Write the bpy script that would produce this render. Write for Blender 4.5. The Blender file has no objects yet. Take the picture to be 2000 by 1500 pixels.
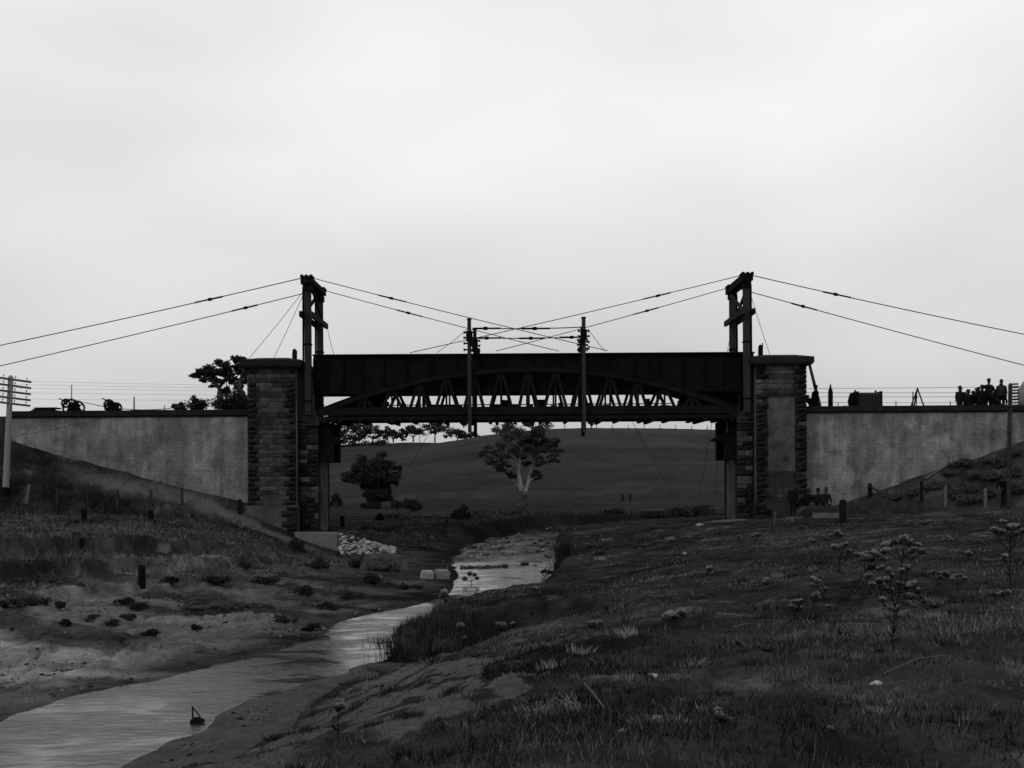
import bpy, bmesh, math, random
import numpy as np
from mathutils import Vector, Matrix

random.seed(7); rng = np.random.default_rng(11)
SC = bpy.context.scene
COL = SC.collection

# ------------------------------------------------------------------ camera, sky, sun, exposure
F, CX, HOR, CAMZ, ROLL = 2200.0, 1000.0, 925.0, 1.7, 0.0061
cam = bpy.data.cameras.new('camera'); camo = bpy.data.objects.new('camera', cam); COL.objects.link(camo)
cam.sensor_width = 36.0; cam.lens = F / 2000.0 * 36.0; cam.shift_y = (HOR - 750.0) / 2000.0
cam.clip_start = 0.1; cam.clip_end = 3000
camo.matrix_world = Matrix.Translation((0, 0, CAMZ)) @ Matrix.Rotation(math.pi / 2, 4, 'X') @ Matrix.Rotation(-ROLL, 4, 'Z')
SC.camera = camo

SUN_EL, SUN_AZ = math.radians(40), math.radians(215)      # thin overcast: a broad soft sun behind the camera's left shoulder
world = bpy.data.worlds.new('World'); SC.world = world; world.use_nodes = True
wn, wl = world.node_tree.nodes, world.node_tree.links
for n in list(wn): wn.remove(n)
wo = wn.new('ShaderNodeOutputWorld'); bg = wn.new('ShaderNodeBackground'); wl.new(bg.outputs[0], wo.inputs[0])
sky = wn.new('ShaderNodeTexSky'); sky.sky_type = 'NISHITA'; sky.sun_disc = False
sky.sun_elevation = SUN_EL; sky.sun_rotation = SUN_AZ; sky.dust_density = 5.0
bw = wn.new('ShaderNodeRGBToBW'); wl.new(sky.outputs[0], bw.inputs[0])
tc = wn.new('ShaderNodeTexCoord'); mp = wn.new('ShaderNodeMapping'); wl.new(tc.outputs['Generated'], mp.inputs[0])
mp.inputs['Scale'].default_value = (1.0, 1.0, 2.6)
nz = wn.new('ShaderNodeTexNoise'); nz.inputs['Scale'].default_value = 2.3; nz.inputs['Detail'].default_value = 2.5; nz.inputs['Roughness'].default_value = 0.45
wl.new(mp.outputs[0], nz.inputs['Vector'])
mr = wn.new('ShaderNodeMapRange'); wl.new(nz.outputs['Fac'], mr.inputs[0])
mr.inputs[1].default_value = 0.3; mr.inputs[2].default_value = 0.7; mr.inputs[3].default_value = 5.9; mr.inputs[4].default_value = 7.8
sx = wn.new('ShaderNodeSeparateXYZ'); wl.new(tc.outputs['Generated'], sx.inputs[0])
mz = wn.new('ShaderNodeMapRange'); wl.new(sx.outputs['Z'], mz.inputs[0])          # overcast sky: duller towards the horizon
mz.inputs[1].default_value = 0.0; mz.inputs[2].default_value = 0.34; mz.inputs[3].default_value = 0.78; mz.inputs[4].default_value = 1.14
mz.interpolation_type = 'SMOOTHSTEP'
mm = wn.new('ShaderNodeMath'); mm.operation = 'MULTIPLY'; wl.new(mr.outputs[0], mm.inputs[0]); wl.new(mz.outputs[0], mm.inputs[1])
mx = wn.new('ShaderNodeMix'); mx.data_type = 'FLOAT'; mx.inputs[0].default_value = 0.88
wl.new(bw.outputs[0], mx.inputs[2]); wl.new(mm.outputs[0], mx.inputs[3]); wl.new(mx.outputs[0], bg.inputs[0])
bg.inputs[1].default_value = 0.118

sl = bpy.data.lights.new('sun', 'SUN'); sl.energy = 0.5; sl.angle = math.radians(25); sl.color = (1, 1, 1)
so = bpy.data.objects.new('sun', sl); COL.objects.link(so)
sd = Vector((math.sin(SUN_AZ) * math.cos(SUN_EL), math.cos(SUN_AZ) * math.cos(SUN_EL), math.sin(SUN_EL)))
so.rotation_euler = sd.to_track_quat('Z', 'Y').to_euler(); so.location = (-20, -20, 40)
SC.view_settings.view_transform = 'Standard'; SC.view_settings.look = 'None'
SC.view_settings.exposure = 0.0; SC.view_settings.gamma = 1.0; SC.view_settings.use_curve_mapping = False

# ------------------------------------------------------------------ helpers
def unroll(px, py):
    dx, dy = px - CX, HOR - py
    return dx * math.cos(ROLL) + dy * math.sin(ROLL), -dx * math.sin(ROLL) + dy * math.cos(ROLL)
def P(px, py, Y):
    a, b = unroll(px, py)
    return Vector((a * Y / F, Y, CAMZ + b * Y / F))

def mat(name, g, var=0.35, scale=3.0, rough=0.9, bump=0.25, fine=18.0, obvar=0.0, stretch=(1, 1, 1), metal=0.0, spec=0.02, attr=None, big=0.0):
    m = bpy.data.materials.new(name); m.use_nodes = True
    n, l = m.node_tree.nodes, m.node_tree.links
    b = n['Principled BSDF']; b.inputs['Roughness'].default_value = rough; b.inputs['Metallic'].default_value = metal
    b.inputs['Specular IOR Level'].default_value = spec
    geo = n.new('ShaderNodeNewGeometry'); mpn = n.new('ShaderNodeMapping'); l.new(geo.outputs['Position'], mpn.inputs[0])
    mpn.inputs['Scale'].default_value = stretch
    def noise(s, d):
        t = n.new('ShaderNodeTexNoise'); t.inputs['Scale'].default_value = s; t.inputs['Detail'].default_value = d
        t.inputs['Roughness'].default_value = 0.65; l.new(mpn.outputs[0], t.inputs['Vector']); return t.outputs['Fac']
    def rng_(x, lo, hi, a=0.3, c=0.7):
        r = n.new('ShaderNodeMapRange'); l.new(x, r.inputs[0]); r.inputs[1].default_value = a; r.inputs[2].default_value = c
        r.inputs[3].default_value = lo; r.inputs[4].default_value = hi; return r.outputs[0]
    def mul(x, y):
        q = n.new('ShaderNodeMath'); q.operation = 'MULTIPLY'
        l.new(x, q.inputs[0])
        if isinstance(y, float): q.inputs[1].default_value = y
        else: l.new(y, q.inputs[1])
        return q.outputs[0]
    v = rng_(noise(scale, 5), 1 - var, 1 + var)
    f = noise(fine, 6)
    v = mul(v, rng_(f, 1 - var * 0.7, 1 + var * 0.7))
    if big: v = mul(v, rng_(noise(scale * 0.22, 3), 1 - big, 1 + big, 0.36, 0.64))
    if obvar:
        oi = n.new('ShaderNodeObjectInfo'); v = mul(v, rng_(oi.outputs['Random'], 1 - obvar, 1 + obvar, 0, 1))
    if attr:
        at = n.new('ShaderNodeAttribute'); at.attribute_name = attr; v = mul(v, at.outputs['Fac'])
    v = mul(v, float(g))
    cb = n.new('ShaderNodeCombineColor'); l.new(v, cb.inputs[0]); l.new(v, cb.inputs[1]); l.new(v, cb.inputs[2])
    l.new(cb.outputs[0], b.inputs['Base Color'])
    if bump:
        bp = n.new('ShaderNodeBump'); bp.inputs['Strength'].default_value = bump; bp.inputs['Distance'].default_value = 0.05
        l.new(f, bp.inputs['Height']); l.new(bp.outputs[0], b.inputs['Normal'])
    return m

class MB:
    def __init__(s): s.v = []; s.f = []
    def add(s, vs, fs):
        o = len(s.v); s.v += [tuple(x) for x in vs]; s.f += [tuple(i + o for i in f) for f in fs]; return s
    def box(s, lo, hi, tf=None):
        a, b = lo, hi
        vs = [Vector((x, y, z)) for z in (a[2], b[2]) for y in (a[1], b[1]) for x in (a[0], b[0])]
        if tf: vs = [tf @ v for v in vs]
        return s.add(vs, [(0, 2, 3, 1), (4, 5, 7, 6), (0, 1, 5, 4), (2, 6, 7, 3), (0, 4, 6, 2), (1, 3, 7, 5)])
    def beam(s, p, q, w, h, up=(0, 0, 1)):
        p, q = Vector(p), Vector(q); d = (q - p); L = d.length; d.normalize(); u = Vector(up)
        if abs(d.dot(u)) > 0.98: u = Vector((0, 1, 0))
        x = d.cross(u).normalized(); z = x.cross(d)
        c = min(w, h) * 0.08
        ring = [(-w/2 + c, -h/2), (w/2 - c, -h/2), (w/2, -h/2 + c), (w/2, h/2 - c), (w/2 - c, h/2), (-w/2 + c, h/2), (-w/2, h/2 - c), (-w/2, -h/2 + c)]
        vs = [e + x * a + z * b for e in (p, q) for a, b in ring]
        fs = [(i, (i + 1) % 8, 8 + (i + 1) % 8, 8 + i) for i in range(8)] + [tuple(range(7, -1, -1)), tuple(range(8, 16))]
        return s.add(vs, fs)
    def tube(s, pts, rad, n=7, cap=True):
        pts = [Vector(p) for p in pts]; m = len(pts)
        if not hasattr(rad, '__len__'): rad = [rad] * m
        vs = []; fs = []; ref = None
        for i, p in enumerate(pts):
            d = (pts[min(i + 1, m - 1)] - pts[max(i - 1, 0)]).normalized()
            if ref is None or abs(ref.dot(d)) > 0.95: ref = Vector((0, 1, 0)) if abs(d.y) < 0.9 else Vector((1, 0, 0))
            x = d.cross(ref).normalized(); z = x.cross(d).normalized(); ref = z
            for k in range(n):
                t = 2 * math.pi * k / n; vs.append(p + x * (math.cos(t) * rad[i]) + z * (math.sin(t) * rad[i]))
        for i in range(m - 1):
            for k in range(n):
                fs.append((i * n + k, i * n + (k + 1) % n, (i + 1) * n + (k + 1) % n, (i + 1) * n + k))
        if cap: fs += [tuple(range(n - 1, -1, -1)), tuple(range((m - 1) * n, m * n))]
        return s.add(vs, fs)
    def ring(s, c, axis, R, r, n=20, k=6):
        c = Vector(c); a = Vector(axis).normalized(); u = a.orthogonal().normalized(); w = a.cross(u)
        vs = []; fs = []
        for i in range(n):
            t = 2 * math.pi * i / n; d = u * math.cos(t) + w * math.sin(t)
            for j in range(k):
                q = 2 * math.pi * j / k; vs.append(c + d * (R + r * math.cos(q)) + a * (r * math.sin(q)))
        for i in range(n):
            for j in range(k):
                fs.append((i * k + j, ((i + 1) % n) * k + j, ((i + 1) % n) * k + (j + 1) % k, i * k + (j + 1) % k))
        return s.add(vs, fs)
    def blob(s, c, r, seed=0, rough=0.25, sub=2, flat=None):
        bm = bmesh.new(); bmesh.ops.create_icosphere(bm, subdivisions=sub, radius=1)
        rr = random.Random(seed); q = [Vector((rr.uniform(-1, 1), rr.uniform(-1, 1), rr.uniform(-1, 1))) for _ in range(7)]
        r = Vector(r) if hasattr(r, '__len__') else Vector((r, r, r))
        vs = []
        for v in bm.verts:
            k = 1 + rough * sum(math.sin(3.1 * v.co.dot(w) * (1 + i * 0.7) + i) for i, w in enumerate(q)) / 3
            p = v.co * k
            vs.append(Vector(c) + Vector((p.x * r.x, p.y * r.y, p.z * r.z)))
        fs = [tuple(v.index for v in f.verts) for f in bm.faces]; bm.free()
        return s.add(vs, fs)
    def build(s, name, m, parent=None, smooth=False, origin=None):
        me = bpy.data.meshes.new(name)
        o0 = Vector(origin) if origin is not None else (parent_world(parent) if parent else Vector((0, 0, 0)))
        me.from_pydata([tuple(Vector(v) - o0) for v in s.v], [], s.f); me.update()
        ob = bpy.data.objects.new(name, me); COL.objects.link(ob)
        if m: me.materials.append(m)
        if parent: ob.parent = parent
        elif origin is not None: ob.location = origin
        if smooth: me.polygons.foreach_set('use_smooth', [True] * len(me.polygons))
        return ob
def parent_world(o):
    v = Vector((0, 0, 0))
    while o: v = v + o.location; o = o.parent
    return v
def tag(o, label=None, cat=None, group=None, kind=None):
    if label: o['label'] = label
    if cat: o['category'] = cat
    if group: o['group'] = group
    if kind: o['kind'] = kind
    return o
def thing(name, label, cat, loc, group=None):
    o = bpy.data.objects.new(name, None); COL.objects.link(o); o.location = loc; o.empty_display_size = 0.3
    return tag(o, label, cat, group)
def np_mesh(name, V, Fc, m, attrs=None, smooth=False, loc=None, parent=None):
    """V (n,3) float, Fc (m,k) int"""
    me = bpy.data.meshes.new(name); V = np.asarray(V, np.float32); Fc = np.asarray(Fc, np.int32); k = Fc.shape[1]
    if loc is not None: V = V - np.array(loc, np.float32)
    me.vertices.add(len(V)); me.vertices.foreach_set('co', V.ravel())
    me.loops.add(Fc.size); me.loops.foreach_set('vertex_index', Fc.ravel())
    me.polygons.add(len(Fc)); me.polygons.foreach_set('loop_start', np.arange(0, Fc.size, k, dtype=np.int32))
    if smooth: me.polygons.foreach_set('use_smooth', np.ones(len(Fc), bool))
    me.update(calc_edges=True)
    for a, x in (attrs or {}).items():
        at = me.attributes.new(a, 'FLOAT', 'POINT'); at.data.foreach_set('value', np.asarray(x, np.float32))
    me.materials.append(m); ob = bpy.data.objects.new(name, me); COL.objects.link(ob)
    if parent: ob.parent = parent
    elif loc is not None: ob.location = loc
    return ob

# numpy value noise
def vnoise(x, y, seed=0):
    xi = np.floor(x).astype(np.int64); yi = np.floor(y).astype(np.int64); fx = x - xi; fy = y - yi
    fx = fx * fx * fx * (fx * (fx * 6 - 15) + 10); fy = fy * fy * fy * (fy * (fy * 6 - 15) + 10)
    def h(a, b):
        n = (a * 374761393 + b * 668265263 + seed * 974634541) & 0xffffffff
        n = ((n ^ (n >> 13)) * 1274126177) & 0xffffffff; n = n ^ (n >> 16)
        return (n & 0xffff) / 32767.5 - 1
    return (h(xi, yi) * (1 - fx) + h(xi + 1, yi) * fx) * (1 - fy) + (h(xi, yi + 1) * (1 - fx) + h(xi + 1, yi + 1) * fx) * fy
def fbm(x, y, s, o=4, seed=0, g=0.5):
    t = np.zeros_like(x, dtype=float); a = 1.0; n = 0
    for i in range(o):
        t += a * vnoise(x * s + 17.3 * i, y * s - 9.1 * i, seed + i); n += a; a *= g; s *= 2.03
    return t / n
def sstep(a, b, x):
    t = np.clip((x - a) / (b - a), 0, 1); return t * t * (3 - 2 * t)

# ------------------------------------------------------------------ terrain
ZW = -2.5
def on_plane(px, py, z):
    a, b = unroll(px, py); Y = (z - CAMZ) * F / b; return (a * Y / F, Y)
Lpx = [(0, 1411), (42, 1390), (135, 1362), (204, 1345), (300, 1332), (420, 1298), (500, 1283), (620, 1249), (645, 1232), (660, 1214), (707, 1202), (749, 1195), (790, 1188), (836, 1177), (866, 1167), (884, 1150), (888, 1138), (896, 1118), (878, 1096), (900, 1076), (960, 1056), (1020, 1041), (1100, 1030), (1230, 1019), (1400, 1011), (1600, 1005)]
Lw = [(-40, 8), (-25, 13), (-15, 16.5)] + [on_plane(x, y, ZW) for x, y in Lpx]
Rw = [(-40, 1), (-25, 6.5), (-12, 10), (-6.6, 13.2)]
for x, y in [(318, 1464), (360, 1440), (390, 1422), (420, 1401), (480, 1371), (500, 1367), (590, 1337), (650, 1318), (710, 1297), (755, 1283), (768, 1262)]: Rw.append(on_plane(x, y, ZW))
for x, y, z in [(780, 1225, -1.5), (800, 1198, -1.55), (835, 1187, -1.9), (872, 1178, -1.9), (900, 1162, -1.9), (924, 1147, -1.9), (960, 1146, -1.9), (1014, 1137, -1.9), (1062, 1125, -1.9), (1076, 1110, -1.9)]:
    a, b = on_plane(x, y, z); Rw.append((a - 0.05, b + 0.35))
Rw += [on_plane(x, y, ZW) for x, y in [(1092, 1085), (1090, 1062), (1140, 1042), (1250, 1028), (1400, 1018), (1600, 1010)]]
Lw = np.array(Lw); Rw = np.array(Rw)
def resample(p, k=4):
    out = []
    for i in range(len(p) - 1):
        for j in range(k): out.append(p[i] + (p[i + 1] - p[i]) * j / k)
    out.append(p[-1]); return np.array(out)
def pdist(X, Y, poly):
    d = np.full(X.shape, 1e9)
    for i in range(len(poly) - 1):
        ax, ay = poly[i]; bx, by = poly[i + 1]; vx, vy = bx - ax, by - ay; q = vx * vx + vy * vy + 1e-12
        t = np.clip(((X - ax) * vx + (Y - ay) * vy) / q, 0, 1)
        d = np.minimum(d, (X - ax - t * vx) ** 2 + (Y - ay - t * vy) ** 2)
    return np.sqrt(d)
def inside(X, Y, poly):
    r = np.zeros(X.shape, bool); n = len(poly)
    for i in range(n):
        ax, ay = poly[i]; bx, by = poly[(i + 1) % n]
        if ay == by: continue
        c = ((ay > Y) != (by > Y)) & (X < (bx - ax) * (Y - ay) / (by - ay) + ax); r ^= c
    return r
BED = np.vstack([Lw, Rw[::-1]])
def creek(X, Y):
    A = .30 + .55 * sstep(48, 70, Y); A = A * (1 - .6 * sstep(26, 30, Y) * (1 - sstep(46, 52, Y)))
    Xw = X + A * fbm(X, Y, .75, 4, 201); Yw = Y + A * 1.3 * fbm(X, Y, .75, 4, 211)
    return pdist(Xw, Yw, Lw), pdist(Xw, Yw, Rw), inside(Xw, Yw, BED)
class TPS:
    def __init__(s, pts):
        p = np.array(pts, float); s.c = p[:, :2]; n = len(p)
        K = s.U(np.linalg.norm(s.c[:, None] - s.c[None], axis=2)) + np.eye(n) * 0.5
        Q = np.hstack([np.ones((n, 1)), s.c]); A = np.zeros((n + 3, n + 3)); A[:n, :n] = K; A[:n, n:] = Q; A[n:, :n] = Q.T
        s.w = np.linalg.solve(A, np.concatenate([p[:, 2], np.zeros(3)]))
    def U(s, r): return r * r * np.log(r + 1e-9)
    def __call__(s, X, Y):
        z = s.w[-3] + s.w[-2] * X + s.w[-1] * Y
        for (a, b), w in zip(s.c, s.w[:-3]): z = z + w * s.U(np.hypot(X - a, Y - b))
        return z
RT = TPS([(0, -8, .05), (-10, -8, -.2), (-9, 2, -.5), (15, -8, .2), (40, -8, .4), (0, 3, .05), (4, 5, .1), (8, 12, .15), (3, 12, 0.0), (0.3, 12, -.2), (-1.2, 9, -.25), (-2.4, 10.5, -.9), (-2.6, 14, -1.35), (-1.3, 14.5, -.8), (-.2, 18, -.95),
          (-1.3, 22, -1.2), (-2.1, 25, -1.35), (0, 28, -1.55), (-1.4, 31, -1.75), (-.6, 34, -1.85), (1.2, 36, -1.85), (2.2, 43, -1.8), (3, 49, -1.7), (5.6, 49, -1.35), (4.5, 33, -1.0), (7.2, 26, -.45), (14, 30, -.3), (16.8, 46, -.5), (12.3, 58, -.75), (7, 60, -1.2),
          (13, 66, -1), (8, 70, -1.5), (25, 50, -.2), (40, 30, .2), (40, 56, 0), (30, 85, -1.5), (12, 85, -1.8), (30, 120, -2.2), (60, 130, -2), (70, 60, 0), (10, 115, -2.1)])
LT = TPS([(-9.4, 57.0, -2.35), (-10.6, 57.6, -2.1), (-11.8, 58.0, -1.55), (-7.5, 57.5, -2.4), (-9.3, 54.0, -2.15), (-8, 60.5, -2.3), (-9.4, 60, -2.0), (-12.5, 54.5, -1.2), (-15.5, 52, -.6), (-20, 50, -.3), (-30, 45, -.3), (-20, 40, -.35), (-14, 42, -.6), (-30, 30, -.3), (-60, 30, 0), (-60, 60, 0), (-9, 68, -1.45), (-5, 73, -1.4), (-1, 86, -1.5), (-9, 64, -1.5), (-30, 80, -1.5), (-20, 110, -2.1),
          (0, 115, -2.15), (25, 125, -2.2), (-60, 130, -1.8), (-25, 20, -.2), (-40, 14, 0)])
YWALL = 61.0
def hwl(X): return np.interp(X, [-60, -40, -33, -27.0, -21.5, -17.2, -14.1, -11.5, -9], [5.0, 5.0, 4.6, 3.55, 2.0, .9, .15, -.9, -1.8])
def hwr(X): return np.interp(X, [13, 16, 18.8, 23, 27.6, 33, 40, 60], [-.8, -.55, .30, 1.75, 3.2, 4.6, 5, 5])
def hill(X, Y):
    u = X / np.maximum(Y, 1)
    # main grassy hill, crest about 260 m away
    cx = np.interp((u * F + CX), [-600, 200, 500, 650, 750, 850, 950, 1050, 1150, 1300, 1450, 1700, 2100, 2900], [905, 930, 930, 912, 889, 868, 852, 841, 838, 839, 843, 852, 868, 900])
    zc = CAMZ + (HOR - cx - (u * F) * ROLL) * 260 / F
    t = np.clip((Y - 146) / 114.0, 0, 1)
    zf = -2.5 + (zc + 2.5) * np.sin(t * math.pi / 2) ** 1.2
    zb = np.where(Y > 260, zc - (Y - 260) * 0.04 - 0.0002 * (Y - 260) ** 2, zf)
    # the wooded ridge behind on the left
    rx = np.interp((u * F + CX), [-600, 300, 640, 700, 800, 900, 960, 1020, 1150, 2900], [868, 868, 871, 868, 865, 866, 870, 880, 905, 925])
    zr = CAMZ + (HOR - rx - (u * F) * ROLL) * 380 / F
    t2 = np.clip((Y - 230) / 150.0, 0, 1)
    zr2 = np.where(Y < 380, -3 + (zr + 3) * sstep(0, 1, t2) ** 0.8, zr - (Y - 380) * 0.05)
    return np.maximum(zb, zr2)
def terrain(X, Y, detail=True):
    X = np.asarray(X, float); Y = np.asarray(Y, float)
    dl, dr, ins = creek(X, Y)
    left = dl < dr
    wob = 0.35 * fbm(X, Y, .55, 3, 5)
    dL = np.maximum(dl + wob * np.clip(dl, 0, 1.2) , 0); dR = np.maximum(dr + wob * np.clip(dr, 0, .6), 0)
    pl, pr = LT(X, Y), RT(X, Y)
    # left bank: long sandy slope, then a ragged scarp up to the terrace
    w = np.interp(Y, [16, 24, 34, 44, 52, 60, 68, 80], [19, 17.5, 15.5, 11, 7, 5, 3, 2.2])
    q = dL / w + 0.055 * fbm(X, Y, .35, 3, 9)
    sL_ = 0.40 * sstep(-.15, .9, q) * np.clip(q * 8, 0, 1) + .12 * sstep(.53, .555, q + .09 * fbm(X, Y, .8, 4, 3)) + .2 * sstep(.745, .77, q + .07 * fbm(X, Y, 1.2, 4, 31)) + .28 * sstep(.92, .95, q + .06 * fbm(X, Y, 1.0, 4, 13))
    steep = sstep(62, 72, Y); sL = sL_ * (1 - steep) + sstep(0.05, .45, dL / np.maximum(w, 2.2)) * steep
    # right bank: beach + lip near the camera, a cut bank further on
    near = 1 - sstep(25.0, 26.4, Y)
    lip = fbm(X, Y, 1.1, 3, 21)
    sA = .16 * np.clip(dR / 1.7, 0, 1) + .24 * sstep(1.75, 2.15, dR + .45 * lip) + .60 * sstep(1.6, 5.6, dR + .3 * lip)
    sB = sstep(.05, .62, dR + .12 * lip)
    sR = sA * near + sB * (1 - near)
    z = np.where(left, ZW + (pl - ZW) * sL, ZW + (pr - ZW) * sR)
    Yb = Y + 3.5 * fbm(X, Y, .35, 3, 43); bed = ZW - .14 + .28 * sstep(50.5, 58.5, Yb) + (.05 + .10 * sstep(56, 62, Y)) * fbm(X, Y, .8, 4, 41)
    bed = bed + .26 * np.exp(-((Y + .8 * fbm(X, Y, .9, 2, 47) - 37.6) / 1.25) ** 2)
    edge = np.clip(np.minimum(dl, dr) / .5, 0, 1)
    z = np.where(ins, ZW + (bed - ZW) * edge, z)
    # embankments before the wing walls, road fill behind them
    el = np.where(X < -9.5, hwl(X) - .52 * np.maximum(60.9 - Y, 0), -9); er = np.where(X > 15.2, hwr(X) - .50 * np.maximum(60.9 - Y, 0), -9)
    e = np.maximum(el, er); e = np.where(Y > 61.25, -9, e)
    k = .35; hh = np.clip(.5 + .5 * (e - z) / k, 0, 1); z = np.where(Y <= 61.25, z * (1 - hh) + e * hh + k * hh * (1 - hh), z)
    fill = ((X < -13.4) | (X > 15.0)) & (Y > 61.25)
    fz = np.where(X > 0, 4.66, 4.98) - .62 * np.maximum(Y - 66.5, 0)
    z = np.where(fill, np.maximum(z, fz), z)
    far = sstep(112, 135, Y); z = z * (1 - far) + hill(X, Y) * far
    z = np.where(Y > 180, hill(X, Y), z)
    if detail:
        land = np.where(ins, .15, 1.0) * np.where(fill & (Y < 67), .1, 1) * np.clip(np.minimum(dl, dr) / .6, .1, 1)
        z = z + land * (.10 * fbm(X, Y, .33, 3, 51) + .075 * fbm(X, Y, 1.3, 3, 61) * np.clip(1.4 - Y / 90, .2, 1))
        qz = np.clip(dL / w, 0, 1.3); scar = np.where(left, np.exp(-((qz - .78) / .26) ** 2), 0) * (1 - sstep(58, 64, Y))
        rill = np.abs(fbm(X * 1.6, Y * .6, .9, 3, 221)); z = z - np.where(left & ~ins, 1, 0) * np.clip(dL / 3, 0, 1) * (1 - sstep(56, 62, Y)) * .16 * np.exp(-(rill / .10) ** 2) * np.clip(1.2 - qz, 0, 1)
        z = z + scar * (.20 * np.abs(fbm(X, Y, 1.3, 4, 231)) - .05 + .07 * fbm(X, Y, 4.0, 3, 241))
        nearm = np.clip(1.35 - Y / 50, 0, 1)
        rough = np.where(left, 1.15, 1.0)
        z = z + land * rough * nearm * .05 * np.clip(fbm(X, Y, 2.2, 2, 75), -.2, 1)
        z = z + land * rough * nearm * (.045 * np.abs(fbm(X, Y, 3.1, 3, 71)) + .02 * fbm(X, Y, 7.5, 2, 81))
    md = np.minimum(dl, dr); z = np.where(ins, z, np.maximum(z, ZW + .012 + .03 * np.clip(md, 0, 1.5)))
    return z
def tz(x, y): return float(terrain(np.array([x]), np.array([y]))[0])
YR = np.concatenate([np.geomspace(14, 460, 700)])
def hit(px, py, lo=5.0, hi=430.0):
    """first point of the ground seen at this place of the photograph"""
    a, b = unroll(px, py); Y = np.geomspace(lo, hi, 900); z = terrain(a * Y / F, Y); ray = CAMZ + b * Y / F
    i = np.nonzero(z >= ray)[0]
    if len(i) == 0: i = [len(Y) - 1]
    i = i[0]
    if i > 0:
        f0 = ray[i - 1] - z[i - 1]; f1 = ray[i] - z[i]; t = f0 / (f0 - f1 + 1e-9); y = Y[i - 1] + t * (Y[i] - Y[i - 1])
    else: y = Y[0]
    x = a * y / F; return Vector((x, y, tz(x, y)))

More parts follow.
